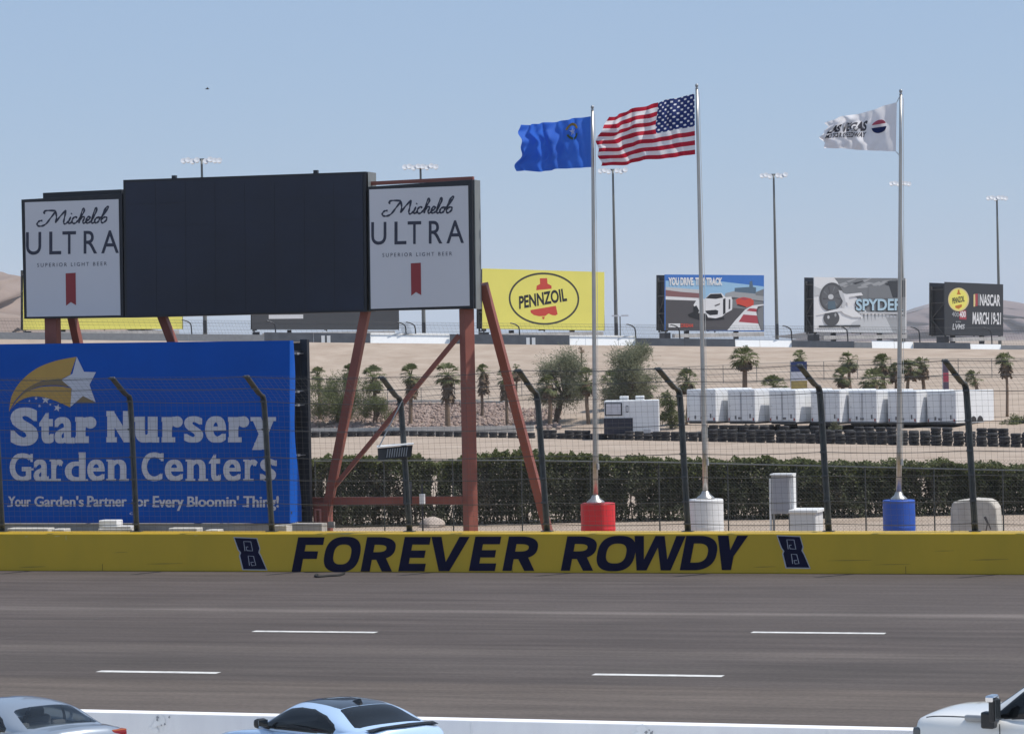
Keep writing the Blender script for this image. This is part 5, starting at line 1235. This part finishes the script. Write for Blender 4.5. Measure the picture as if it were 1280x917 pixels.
# ================================================================== floodlight poles
mlamp = mat('lamp_white', (.60, .62, .65), .35, var=.03)
def light_pole(label, x, ytop, Y, wpx, tilt, n=8, xb=None):
    Y *= SY
    xb = xb if xb is not None else x + (420 - ytop) * .0215
    b_ = depth(xb, 424, Y); t_ = depth(x, ytop, Y); gb = gz(b_.x, b_.y)
    b_ = t_.lerp(b_, (t_.z - gb) / (t_.z - b_.z)); b_.z = gb
    o = thing('floodlight_pole', label, 'floodlight pole', b_); H = (t_ - b_).length
    m = MB(); m.tube([b_.lerp(t_, i / 6) for i in range(7)], [.33 - .03 * i for i in range(7)], 10); m.build('pole', mgal, o, smooth=True)
    w = wpx / F * Y; m = MB(); c = t_
    m.bar(c + Vector((-w / 2, 0, 0)), c + Vector((w / 2, 0, 0)), .16, .16); m.bar(c + Vector((-w * .35, .8, -.1)), c + Vector((w * .35, .8, -.1)), .14); m.build('crossbar', mdark, o)
    for i in range(n):
        u = -w / 2 + w * (i + .5) / n
        if abs(u) < w * .06: continue
        m = MB(); q = c + Vector((u, -.35, -.25 + .12 * math.sin(i * 2.3))); rx = Matrix.Rotation(R(-28), 3, 'X') @ Matrix.Rotation(R(tilt), 3, 'Y')
        vs = []
        for r_, d in ((.14, .45), (.27, .3), (.42, -.1), (.43, -.16), (.0, -.10)):
            for k in range(10): a = k * math.pi / 5; vs.append(q + rx @ Vector((r_ * math.cos(a), d, r_ * math.sin(a))))
        fs = [(j * 10 + k, j * 10 + (k + 1) % 10, (j + 1) * 10 + (k + 1) % 10, (j + 1) * 10 + k) for j in range(4) for k in range(10)]
        m.add(vs, fs); m.build('floodlight', mlamp, o)
    m = MB(); m.box(b_.lerp(t_, .16 + .01) + Vector((0, -.35, 0)), (.5, .4, 1.8)); m.build('junction_box', mdark, o)
light_pole('floodlight pole rising above the left end of the scoreboard', 252, 199, 215, 50, 0, 9)
light_pole('floodlight pole rising above the right scoreboard panel', 525.5, 207, 225, 44, 0, 8)
light_pole('floodlight pole between the two left flagpoles', 766, 212, 235, 36, 0, 7)
light_pole('floodlight pole between the car billboard and the wheel billboard', 967, 218, 250, 34, 10, 7)
light_pole('floodlight pole hidden behind the flagpole with the blue drum', 1125, 228, 262, 26, 12, 6)
light_pole('floodlight pole at the right end above the race date billboard', 1246, 246, 270, 26, 14, 6)
for k, (x, y0, y1, Y, lab) in enumerate(((655, 383, 420, 190, 'short far lamp post with two arms left of the red drum flagpole'), (793, 0, 0, 0, ''))):
    if not lab: continue
    p = depthn(x + 120, y0 + 12, Y); g_ = gz(p.x, p.y); o = thing('lamp_post', 'short far lamp post with two white arms beside the bent far fence post', 'lamp post', (p.x, p.y, g_))
    m = MB(); m.tube([(p.x, p.y, g_), p], .07, 6); m.build('pole', mgal, o)
    m = MB(); m.box(p + Vector((-.6, 0, .05)), (.9, .3, .18)); m.box(p + Vector((.6, 0, .05)), (.9, .3, .18)); m.build('lamp_head', mlamp, o)
# a bird
p = depthn(259, 111.5, 120); bd_ = MB()
bd_.tube([p + Vector((-.16, 0, 0)), p + Vector((-.05, 0, .02)), p + Vector((.08, 0, .01)), p + Vector((.17, 0, .02))], [.012, .05, .045, .012], 6)
bd_.add([p + Vector((-.05, 0, .02)), p + Vector((.06, 0, .02)), p + Vector((.1, -.28, .12)), p + Vector((.02, -.42, .08))], [(0, 1, 2, 3)]); bd_.add([p + Vector((-.05, 0, .02)), p + Vector((.06, 0, .02)), p + Vector((.1, .28, .12)), p + Vector((.02, .42, .08))], [(0, 1, 2, 3)])
bd_.add([p + Vector((-.14, 0, 0)), p + Vector((-.26, .06, 0)), p + Vector((-.26, -.06, 0))], [(0, 1, 2)])
tag(bd_.build('bird', mat('bird_dark', (.03, .03, .035), .8)), 'tiny dark bird flying alone in the upper left sky', 'bird')
# ================================================================== near white wall and the infield pavement
ZI = 0.12
a_, b_ = W(110, 889, 0), None
def white_top(x): return interp(x, [(60, 886), (1140, 910)])
# the wall's own line: two points of its far top edge
HW = 0.88
pA, pB = ground(90, 885.5, HW), ground(1140, 908.5, HW)
nyaw = math.atan2((pB - pA).y, (pB - pA).x)
NP = Plane(pA, nyaw)
inf = MB(NP.M); inf.poly([(-60, 0.12, ZI), (90, 0.12, ZI), (90, -110, ZI), (-60, -110, ZI)], 0); inf.build('infield_pavement', mat('pale_bounce_slab', (.58, .56, .53), .9, var=.15, scale=.6, bump=.2, bscale=50))['kind'] = 'structure'  # out-of-view paving made pale to bounce fill light onto the white wall
mww = mat('wall_white', (.84, .83, .84), .6, var=.07, scale=.9, bump=.15, bscale=8, c2=(.91, .905, .90), stretch=(2.2, 1, .25))
ww = thing('pit_wall', 'low white concrete wall with scuffs behind the parked cars', 'wall', (pA.x, pA.y, 0), nyaw)
TW = .34
m = MB(NP.M); edge = [-40, NP.px(598, 903)[0], NP.px(1040, 906)[0], 60]
m.box((10, -TW / 2, HW / 2), (100, TW, HW)); m.build('wall_body', mww, ww, bevel=.012)
m = MB(NP.M)
for x in (596, 1038): u = NP.px(x, 903)[0]; m.box((u, -TW - .001, HW / 2), (.02, .012, HW * .98)); m.box((u + .03, -TW - .001, HW / 2), (.03, .010, HW * .98))
m.build('joint', mat('joint_white', (.85, .85, .85), .6), ww)
m = MB(NP.M)
ms_ = mat('patch_filler', (.95, .95, .94), .7)
for cx in (199, 801):
    for k in range(34):
        t = random.random(); x = cx + (8 - 16 * t) * .6 + random.gauss(0, 2.6); y = 888 + 25 * t + (cx - 199) * .0205
        u, z = NP.px(x, y, -TW); 
        if z > HW - .04 or z < .1: continue
        r_ = random.uniform(.03, .08); n = random.randint(5, 7); m.poly([(u + r_ * random.uniform(.5, 1.3) * math.cos(i * 6.28 / n), -TW - .0035 - .0004 * k, z + r_ * random.uniform(.5, 1.3) * math.sin(i * 6.28 / n)) for i in range(n)], 0)
m.build('filler_patch', ms_, ww)
m = MB(NP.M)
for cx in (206, 812, 196):
    for k in range(5):
        x = cx + random.gauss(0, 3); y = 891 + random.uniform(0, 16) + (cx - 199) * .0205; u, z = NP.px(x, y, -TW)
        if z > HW - .05: continue
        r_ = random.uniform(.015, .03); m.poly([(u + r_ * random.uniform(.5, 1.3) * math.cos(i * 1.05), -TW - .019 - .0006 * k, z + r_ * random.uniform(.5, 1.3) * math.sin(i * 1.05)) for i in range(6)], 0)
m.build('scuff', mat('wall_scuff', (.35, .36, .38), .8), ww)

# ================================================================== cars
mrub = mat('car_tyre', (.015, .015, .016), .8, var=.2); mrim = mat('alloy_rim', (.35, .36, .38), .35, .8, var=.1); mtrim = mat('black_trim', (.012, .013, .015), .4, var=.1); mcabin = mat('cabin_dark', (.03, .03, .033), .8); mseat = mat('seat_grey', (.09, .09, .095), .8)
def paint(nm, c, metal=.3):
    m = mat(nm, c, .28, metal, var=.02, scale=1.0); b = m.node_tree.nodes['Principled BSDF']; b.inputs['Coat Weight'].default_value = .8; b.inputs['Coat Roughness'].default_value = .05; return m
def sgn(v): return -1 if v < 0 else 1
def grid(nu, nv, fn, closed=False):
    vs = [fn(i, j) for i in range(nu) for j in range(nv)]; fs = []
    for i in range(nu - 1):
        for j in range(nv - 1): a = i * nv + j; fs.append((a, a + 1, a + nv + 1, a + nv))
    return vs, fs
def inside(x, y, P):
    c = False; n = len(P)
    for i in range(n):
        x0, y0 = P[i]; x1, y1 = P[i - 1]
        if (y0 > y) != (y1 > y) and x < (x1 - x0) * (y - y0) / (y1 - y0) + x0: c = not c
    return c
def car(name, label, cat, pos, yaw, sp):
    """x forward, y to the car's left; sp holds the profiles"""
    o = thing(name, label, cat, pos, yaw); M = wm(o); L2 = sp['L'] / 2
    # lower body
    xf = sp.get('xf', L2); xs_ = [-L2 + (xf + L2) * i / 90 for i in range(91)]
    wf = lambda x: hermite(x, sp['width']); zf = lambda x: hermite(x, sp['deck']); sh = lambda x: hermite(x, sp['shoulder'])
    ring = []
    def sec(x):
        w, zd, zs = wf(x), zf(x), sh(x); zb = sp['sill']
        half = [(w * .80, zb), (w * .95, zb + .06), (w * .985, zb + .2), (w, zb + (zs - zb) * .55), (w * .995, zs - .10), (w * .975, zs - .03), (w * .93, zs + (zd - zs) * .35), (w * .82, zs + (zd - zs) * .72), (w * .5, zd - .004), (0, zd + .012)]
        return half + [(-y, z) for y, z in half[-2::-1]]
    secs = [sec(x) for x in xs_]; k = len(secs[0])
    vs, fs = grid(len(xs_), k, lambda i, j: Vector((xs_[i], secs[i][j][0], secs[i][j][1])))
    fs += [tuple(range(k)), tuple((len(xs_) - 1) * k + j for j in range(k))[::-1]]
    b = MB(M); b.fix = True; b.add(vs, fs); body = b.build('body', sp['paint'], o, smooth=True)
    md = body.modifiers.new('edge', 'EDGE_SPLIT'); md.split_angle = R(40)
    # greenhouse with the panes cut from the same surface
    gx0, gx1 = sp['roof'][0][0], sp['roof'][-1][0]; nu = sp.get('nu', 380); nv = sp.get('nv', 280); n_ = sp.get('n', 2.9)
    def gp(i, j):
        x = gx0 + (gx1 - gx0) * i / (nu - 1); w = hermite(x, sp['gw']); zt = hermite(x, sp['roof']); zb = hermite(x, sp['belt']); h = max(.001, zt - zb)
        a = math.pi * j / (nv - 1); c, s_ = math.cos(a), math.sin(a)
        return Vector((x, w * sgn(c) * abs(c) ** (2 / n_), zb + h * abs(s_) ** (2 / n_)))
    vs, fs = grid(nu, nv, gp)
    parts = {'pillars': [], 'roof': [], 'side_window': [], 'rear_window': [], 'windscreen': [], 'window_trim': []}
    for f in fs:
        c = (vs[f[0]] + vs[f[1]] + vs[f[2]] + vs[f[3]]) / 4; w = hermite(c.x, sp['gw']); key = 'pillars'; zt = hermite(c.x, sp['roof'])
        flat = abs(c.y) / w; hf = (c.z - hermite(c.x, sp['belt'])) / max(.01, zt - hermite(c.x, sp['belt']))
        if hf < .93 and flat > .35 and any(inside(c.x, c.z, P) for P in sp['dlo']): key = 'side_window'
        elif hf < .95 and flat > .35 and 'dlo_trim' in sp and any(inside(c.x, c.z, P) for P in sp['dlo_trim']): key = 'window_trim'
        elif inside(c.x, abs(c.y), sp['rear']) and hf > .5: key = 'rear_window'
        elif inside(c.x, abs(c.y), sp['front']) and hf > .5: key = 'windscreen'
        elif 'roofpatch' in sp and inside(c.x, abs(c.y), sp['roofpatch']) and hf > .5: key = 'roof'
        parts[key].append(f)
    for key, ff_ in parts.items():
        if not ff_: continue
        idx = {}; nv_ = []; nf_ = []
        for f in ff_:
            t = []
            for q in f:
                if q not in idx: idx[q] = len(nv_); nv_.append(vs[q])
                t.append(idx[q])
            nf_.append(tuple(t))
        m = MB(M); m.add(nv_, nf_); m.build(key, {'pillars': sp['paint'], 'roof': sp.get('roofmat', sp['paint']), 'window_trim': mtrim}.get(key, sp['glass']), o, smooth=True)
    # cabin
    m = MB(M); zb = sp['belt'][1][1]
    m.box(((gx0 + gx1) / 2, 0, zb - .10), ((gx1 - gx0) * .86, hermite(0, sp['gw']) * 1.75, .05)); m.build('cabin_floor', mcabin, o)
    for sx, sy in sp['seats']:
        m = MB(M); zs = zb - .02 if sx > -.6 else zb - .16; m.box((sx, sy, zs - .10), (.16, .48, .5), mx=Matrix.Rotation(R(-12), 3, 'Y')); m.box((sx - .05, sy, zs + .19), (.1, .26, .17)); m.build('seat', mseat, o, bevel=.05)
    for sx, sy in sp['wheels']:
        y0 = sy * (wf(sx) - .20); r_ = sp['wr']
        m = MB(M); d = .23 * sy
        m.lathe((sx, y0, r_), [(r_ * .62, 0), (r_ * .96, 0), (r_, d * .15), (r_, d * .85), (r_ * .96, d), (r_ * .62, d)], 32, axis='Y'); wh = m.build('wheel', mrub, o, smooth=False)
        m = MB(M); m.lathe((sx, y0, r_), [(0, d * .8), (r_ * .12, d * .82), (r_ * .16, d * .7), (r_ * .6, d * .82), (r_ * .64, d * .98)], 30, axis='Y'); m.build('rim', mrim, wh)
        m = MB(M); m.lathe((sx, sy * (wf(sx) - .02) , r_ + .02), [(r_ * .95, 0), (r_ * 1.13, 0.012 * sy), (r_ * 1.16, .03 * sy), (r_ * .95, .03 * sy)], 32, axis='Y'); m.build('arch_lip', mtrim, o)
    return o, M
mblu = paint('light_blue_paint', (.46, .62, .84), .15)
mgl = glassmat('tinted_glass', (.05, .06, .07), .25); mgl2 = glassmat('clear_glass', (.82, .86, .86), .9); mgl3 = glassmat('dark_glass', (.06, .08, .09), .4)
def headlamps(o, M, L2, w, z, rear=True, mm=None):
    for sy in (-1, 1):
        m = MB(M); m.fix = True; m.box((L2 - .16, sy * (w - .30), z), (.16, .42, .13)); m.build('headlight', mgl2, o, bevel=.04)
COUPE = dict(L=3.76, xf=2.2, paint=mblu, glass=mgl, sill=.2, wr=.33,
    width=[(-1.88, .62), (-1.83, .74), (-1.62, .86), (-1.2, .935), (-.6, .90), (.5, .89), (1.3, .925), (1.9, .88), (2.15, .78), (2.23, .62)],
    deck=[(-1.88, .90), (-1.83, 1.065), (-1.68, 1.09), (-1.2, 1.075), (-.5, 1.0), (.75, .955), (1.0, .91), (1.5, .84), (1.9, .75), (2.16, .66), (2.23, .55)],
    shoulder=[(-1.88, .74), (-1.75, .90), (-1.3, .95), (-.4, .90), (.8, .88), (1.5, .84), (2.0, .74), (2.23, .52)],
    roof=[(-1.50, 1.08), (-1.40, 1.12), (-1.2, 1.19), (-.9, 1.31), (-.6, 1.375), (-.25, 1.402), (.1, 1.40), (.32, 1.36), (.58, 1.225), (.85, 1.06), (.93, .99)],
    belt=[(-1.50, 1.02), (-1.2, .98), (-.5, .94), (.5, .92), (.93, .94)], gw=[(-1.50, .70), (-1.2, .80), (-.6, .83), (.2, .83), (.7, .83), (1.1, .80)],
    dlo=[[(-.98, 1.02), (-1.03, 1.07), (-.96, 1.12), (-.7, 1.225), (-.35, 1.29), (0, 1.295), (.22, 1.265), (.5, 1.14), (.74, .985), (.70, .965), (-.3, .985)]],
    dlo_trim=[[(-1.02, 1.0), (-1.07, 1.07), (-.99, 1.14), (-.72, 1.243), (-.35, 1.308), (0, 1.312), (.24, 1.28), (.52, 1.155), (.80, .985), (.76, .945), (-.3, .965)]],
    rear=[(-1.40, 0), (-1.40, .58), (-1.34, .64), (-.80, .50), (-.76, .46), (-.76, 0), (-.76, -.1), (-1.4, -.1)], front=[(.86, -.1), (.86, .66), (.80, .7), (.38, .56), (.34, .5), (.34, -.1)],
    roofpatch=[(-.75, -.1), (-.75, .46), (-.6, .48), (.2, .48), (.33, .46), (.33, -.1)], roofmat=paint('black_roof', (.012, .013, .016), .2),
    seats=[(-.15, .36), (-.15, -.36), (-.85, .33), (-.85, -.33)], wheels=[(-1.35, 1), (-1.35, -1), (1.35, 1), (1.35, -1)])
def place(P, px, py, yaw, z0=ZI):
    w = ground(px, py, z0 + P[2]); c, s_ = math.cos(yaw), math.sin(yaw)
    return Vector((w.x - (P[0] * c - P[1] * s_), w.y - (P[0] * s_ + P[1] * c), z0))
cy = R(180 - 50)
cpos = place((-1.40, 0, 1.11), 488, 904, cy)
co, CM = car('coupe', 'light blue two door coupe with a black roof and a small dark spoiler', 'car', cpos, cy, COUPE)
m = MB(CM); m.fix = True
pr = [(-.64, -.0), (-.5, .06), (0, .08), (.5, .06), (.64, 0)]
vs = []
for y, h in pr: vs += [Vector((-1.79 + .08 * (abs(y) / .7) ** 2, y, 1.07)), Vector((-1.87 + .10 * (abs(y) / .7) ** 2, y, 1.085 + h)), Vector((-1.66 + .06 * (abs(y) / .7) ** 2, y, 1.085))]
fs = []
for i in range(4): fs += [(i * 3, i * 3 + 1, i * 3 + 4, i * 3 + 3), (i * 3 + 1, i * 3 + 2, i * 3 + 5, i * 3 + 4), (i * 3 + 2, i * 3, i * 3 + 3, i * 3 + 5)]
m.add(vs, fs + [(0, 1, 2), (12, 14, 13)]); m.build('spoiler', mtrim, co)
m = MB(CM); m.fix = True; m.add([Vector(p) for p in ((-.45, .03, 1.385), (-.45, -.03, 1.385), (-.68, .035, 1.35), (-.68, -.035, 1.35), (-.66, 0, 1.445), (-.60, 0, 1.44))], [(0, 1, 3, 2), (0, 2, 4, 5), (1, 5, 4, 3), (0, 5, 1), (2, 3, 4)]); m.build('roof_antenna', mtrim, co, bevel=.006)
def mirrors(o, M, x, y, z, mm, sz=(.13, .22, .15)):
    for sy in (-1, 1):
        m = MB(M); m.fix = True; m.box((x, sy * (y + .14), z + .06), sz); hd_ = m.build('mirror', mm, o, bevel=.05)
        m = MB(M); m.box((x - sz[0] / 2 - .002, sy * (y + .14), z + .06), (.012, sz[1] * .8, sz[2] * .75)); m.build('mirror_glass', mat('mirror_glass', (.6, .65, .7), .05, 1.0, var=0), hd_)
        m = MB(M); m.bar((x + .02, sy * (y - .03), z - .03), (x + .02, sy * (y + .1), z + .01), .05); m.build('mirror_arm', mm, hd_)
mirrors(co, CM, .62, .86, .985, mtrim)
headlamps(co, CM, 2.2, .86, .62)
mtail = mat('tail_lamp', (.20, .012, .015), .2, var=.05); mamb = mat('amber_lamp', (.36, .09, .03), .2, var=.05)
for sy in (-1, 1):
    m = MB(CM); m.fix = True; m.box((-1.80, sy * .55, .86), (.14, .36, .11)); m.build('tail_light', mtail, co, bevel=.03)
m = MB(CM); m.box((-.28, .885, .80), (.2, .02, .03)); m.box((-.28, -.885, .80), (.2, .02, .03)); m.build('door_handle', mblu, co)
# silver sedan, only its rear half in the frame
msil = paint('silver_blue_paint', (.36, .40, .45), .55)
SEDAN = dict(COUPE); SEDAN.update(L=4.6, paint=msil, glass=mgl2, roofpatch=[(9, 9), (9, 10), (10, 10)],
    width=[(-2.3, .66), (-2.2, .82), (-1.8, .88), (-1.2, .90), (-.6, .885), (.5, .88), (1.3, .90), (1.9, .87), (2.2, .76), (2.3, .6)],
    deck=[(-2.3, .88), (-2.22, 1.07), (-1.9, 1.085), (-1.4, 1.08), (-.5, 1.0), (.8, .99), (1.1, .97), (1.7, .90), (2.1, .78), (2.3, .58)],
    shoulder=[(-2.3, .74), (-2.0, .91), (-1.3, .94), (-.4, .91), (.8, .88), (1.5, .84), (2.0, .74), (2.3, .52)],
    roof=[(-1.72, 1.07), (-1.6, 1.115), (-1.3, 1.215), (-1.0, 1.33), (-.7, 1.385), (-.3, 1.41), (.1, 1.405), (.42, 1.36), (.75, 1.22), (1.05, 1.06), (1.15, .985)],
    belt=[(-1.72, 1.015), (-1.2, .98), (-.5, .95), (.5, .93), (1.15, .94)], gw=[(-1.72, .69), (-1.2, .78), (-.6, .81), (.2, .81), (.7, .81), (1.15, .79)],
    dlo=[[(-1.10, 1.035), (-1.12, 1.07), (-.95, 1.18), (-.70, 1.265), (-.34, 1.30), (-.34, .99), (-.6, 1.0)], [(-.26, 1.30), (.05, 1.30), (.3, 1.275), (.6, 1.16), (.86, .985), (-.26, .985)]],
    dlo_trim=[[(-1.14, 1.015), (-1.17, 1.075), (-.98, 1.20), (-.72, 1.284), (-.34, 1.318), (0.05, 1.318), (.32, 1.29), (.63, 1.175), (.92, .985), (.86, .96), (-.6, .98)]],
    rear=[(-1.62, -.1), (-1.62, .55), (-1.56, .63), (-.98, .52), (-.94, .47), (-.94, -.1)], front=[(1.05, -.1), (1.05, .66), (.98, .7), (.46, .56), (.42, .5), (.42, -.1)])
spos = place((-1.58, 0, 1.10), 79, 905, R(180 - 50))
so, SM = car('sedan', 'silver blue sedan seen from behind at the left edge', 'car', spos, R(180 - 50), SEDAN)
mirrors(so, SM, .76, .84, .985, msil); headlamps(so, SM, 2.3, .84, .66)
for sy in (-1, 1):
    m = MB(SM); m.fix = True; m.box((-2.17, sy * .60, .95), (.16, .30, .14)); m.build('tail_light', mtail, so, bevel=.04)
    m = MB(SM); m.fix = True; m.box((-2.165, sy * .61, 1.01), (.15, .27, .035)); m.build('indicator', mamb, so, bevel=.015)
# white pickup at the right
mpw_ = paint('truck_white', (.72, .72, .70), 0.0)
TRUCK = dict(L=6.1, xf=2.31, paint=mpw_, glass=mgl3, sill=.45, wr=.42, n=3.4,
    width=[(-3.05, .94), (-2.9, 1.0), (-1.5, 1.01), (0, 1.0), (1.4, 1.0), (1.9, .99), (2.15, .95), (2.27, .90), (2.31, .86)],
    deck=[(-3.05, 1.40), (-1.0, 1.40), (.6, 1.36), (1.0, 1.38), (1.25, 1.40), (1.7, 1.40), (2.0, 1.38), (2.15, 1.34), (2.27, 1.28), (2.31, 1.16)],
    shoulder=[(-3.05, 1.34), (-1.0, 1.34), (.6, 1.28), (1.2, 1.27), (1.9, 1.27), (2.15, 1.24), (2.27, 1.18), (2.31, 1.0)],
    roof=[(-1.05, 1.36), (-1.0, 1.6), (-.93, 1.84), (-.7, 1.93), (-.1, 1.955), (.35, 1.94), (.62, 1.86), (.9, 1.66), (1.18, 1.46), (1.26, 1.40)],
    belt=[(-1.05, 1.30), (-.5, 1.28), (.5, 1.26), (1.26, 1.28)], gw=[(-1.05, .88), (-.5, .91), (.3, .91), (.8, .90), (1.26, .86)],
    dlo=[[(-.85, 1.38), (-.85, 1.80), (-.2, 1.845), (-.2, 1.36)], [(-.1, 1.36), (-.1, 1.845), (.38, 1.82), (.60, 1.72), (.95, 1.42), (.95, 1.36)]],
    dlo_trim=[[(-.89, 1.355), (-.89, 1.82), (-.2, 1.865), (.38, 1.84), (.63, 1.735), (.99, 1.42), (.99, 1.335)]],
    rear=[(-1.02, -.1), (-1.02, .7), (-.96, .7), (-.96, -.1)], front=[(1.16, -.1), (1.16, .74), (.66, .66), (.64, -.1)],
    seats=[(-.2, .42), (-.2, -.42)], wheels=[(-1.85, 1), (-1.85, -1), (1.5, 1), (1.5, -1)])
tyaw = R(180 - 30)
tpos = place((2.27, .88, 1.20), 1145, 904, tyaw)
to, TM = car('pickup_truck', 'white pickup truck with a black towing mirror at the right edge', 'pickup truck', tpos, tyaw, TRUCK)
for sy in (-1, 1):
    m = MB(TM); m.fix = True; m.box((.93, sy * 1.20, 1.50), (.10, .24, .36)); hd_ = m.build('mirror', mtrim, to, bevel=.04)
    m = MB(TM); m.fix = True; m.box((.955, sy * 1.20, 1.665), (.13, .26, .10)); m.build('mirror_cap', mat('chrome', (.75, .76, .78), .12, 1.0, var=.03), hd_, bevel=.03)
    m = MB(TM); m.box((.873, sy * 1.20, 1.5), (.012, .2, .3)); m.build('mirror_glass', mat('smoked_mirror', (.06, .07, .08), .15, .6, var=.1), hd_)
    m = MB(TM); m.fix = True; m.box((1.04, sy * 1.12, 1.34), (.20, .18, .24)); m.bar((.98, sy * .9, 1.36), (.95, sy * 1.15, 1.40), .09); m.build('mirror_arm', mtrim, hd_, bevel=.03)
    m = MB(TM); m.fix = True; m.box((1.30, sy * .965, 1.335), (.34, .09, .09)); m.build('side_vent', mat('grey_metal', 0), to, bevel=.03)
    m = MB(TM); m.fix = True; m.box((2.23, sy * .80, 1.06), (.16, .28, .2)); m.build('headlight', mat('lamp_lens', (.10, .11, .12), .12, .3, var=.1), to, bevel=.04)
    m = MB(TM); m.box((.15, sy * 1.012, 1.16), (.26, .03, .05)); m.box((-.75, sy * 1.012, 1.16), (.26, .03, .05)); m.build('door_handle', mpw_, to, bevel=.01)
for sy in (-1, 1):
    m = MB(TM); m.tube([(x, sy * hermite(x, TRUCK['width']) * .90, hermite(x, TRUCK['shoulder']) + (hermite(x, TRUCK['deck']) - hermite(x, TRUCK['shoulder'])) * .48 + .004) for x in [1.12 + i * .11 for i in range(10)]], .007, 5); m.build('hood_seam', mtrim, to)
    m = MB(TM); m.tube([(.92, sy * 1.004, .6), (.92, sy * 1.006, 1.0), (.93, sy * .99, 1.27)], .007, 5); m.build('door_seam', mtrim, to)
m = MB(TM); m.box((-2.05, 0, 1.425), (1.95, 1.5, .02)); m.build('bed_cover', mtrim, to)
m = MB(TM); m.fix = True; m.box((2.30, 0, .95), (.08, 1.15, .4)); m.build('grille', mtrim, to, bevel=.03)

# ================================================================== dusty air
hb_ = MB(); hb_.box((0, 4400, 99), (19000, 10200, 200.0)); hz_ = bpy.data.materials.new('haze'); hz_.use_nodes = True
n = hz_.node_tree.nodes; n.remove(n['Principled BSDF']); pv = n.new('ShaderNodeVolumePrincipled'); pv.inputs['Color'].default_value = (.86, .90, .96, 1); pv.inputs['Density'].default_value = 0.00006
hz_.node_tree.links.new(pv.outputs[0], n['Material Output'].inputs['Volume'])
tag(hb_.build('haze', hz_), 'thin dusty air over the desert', 'haze', kind='stuff')
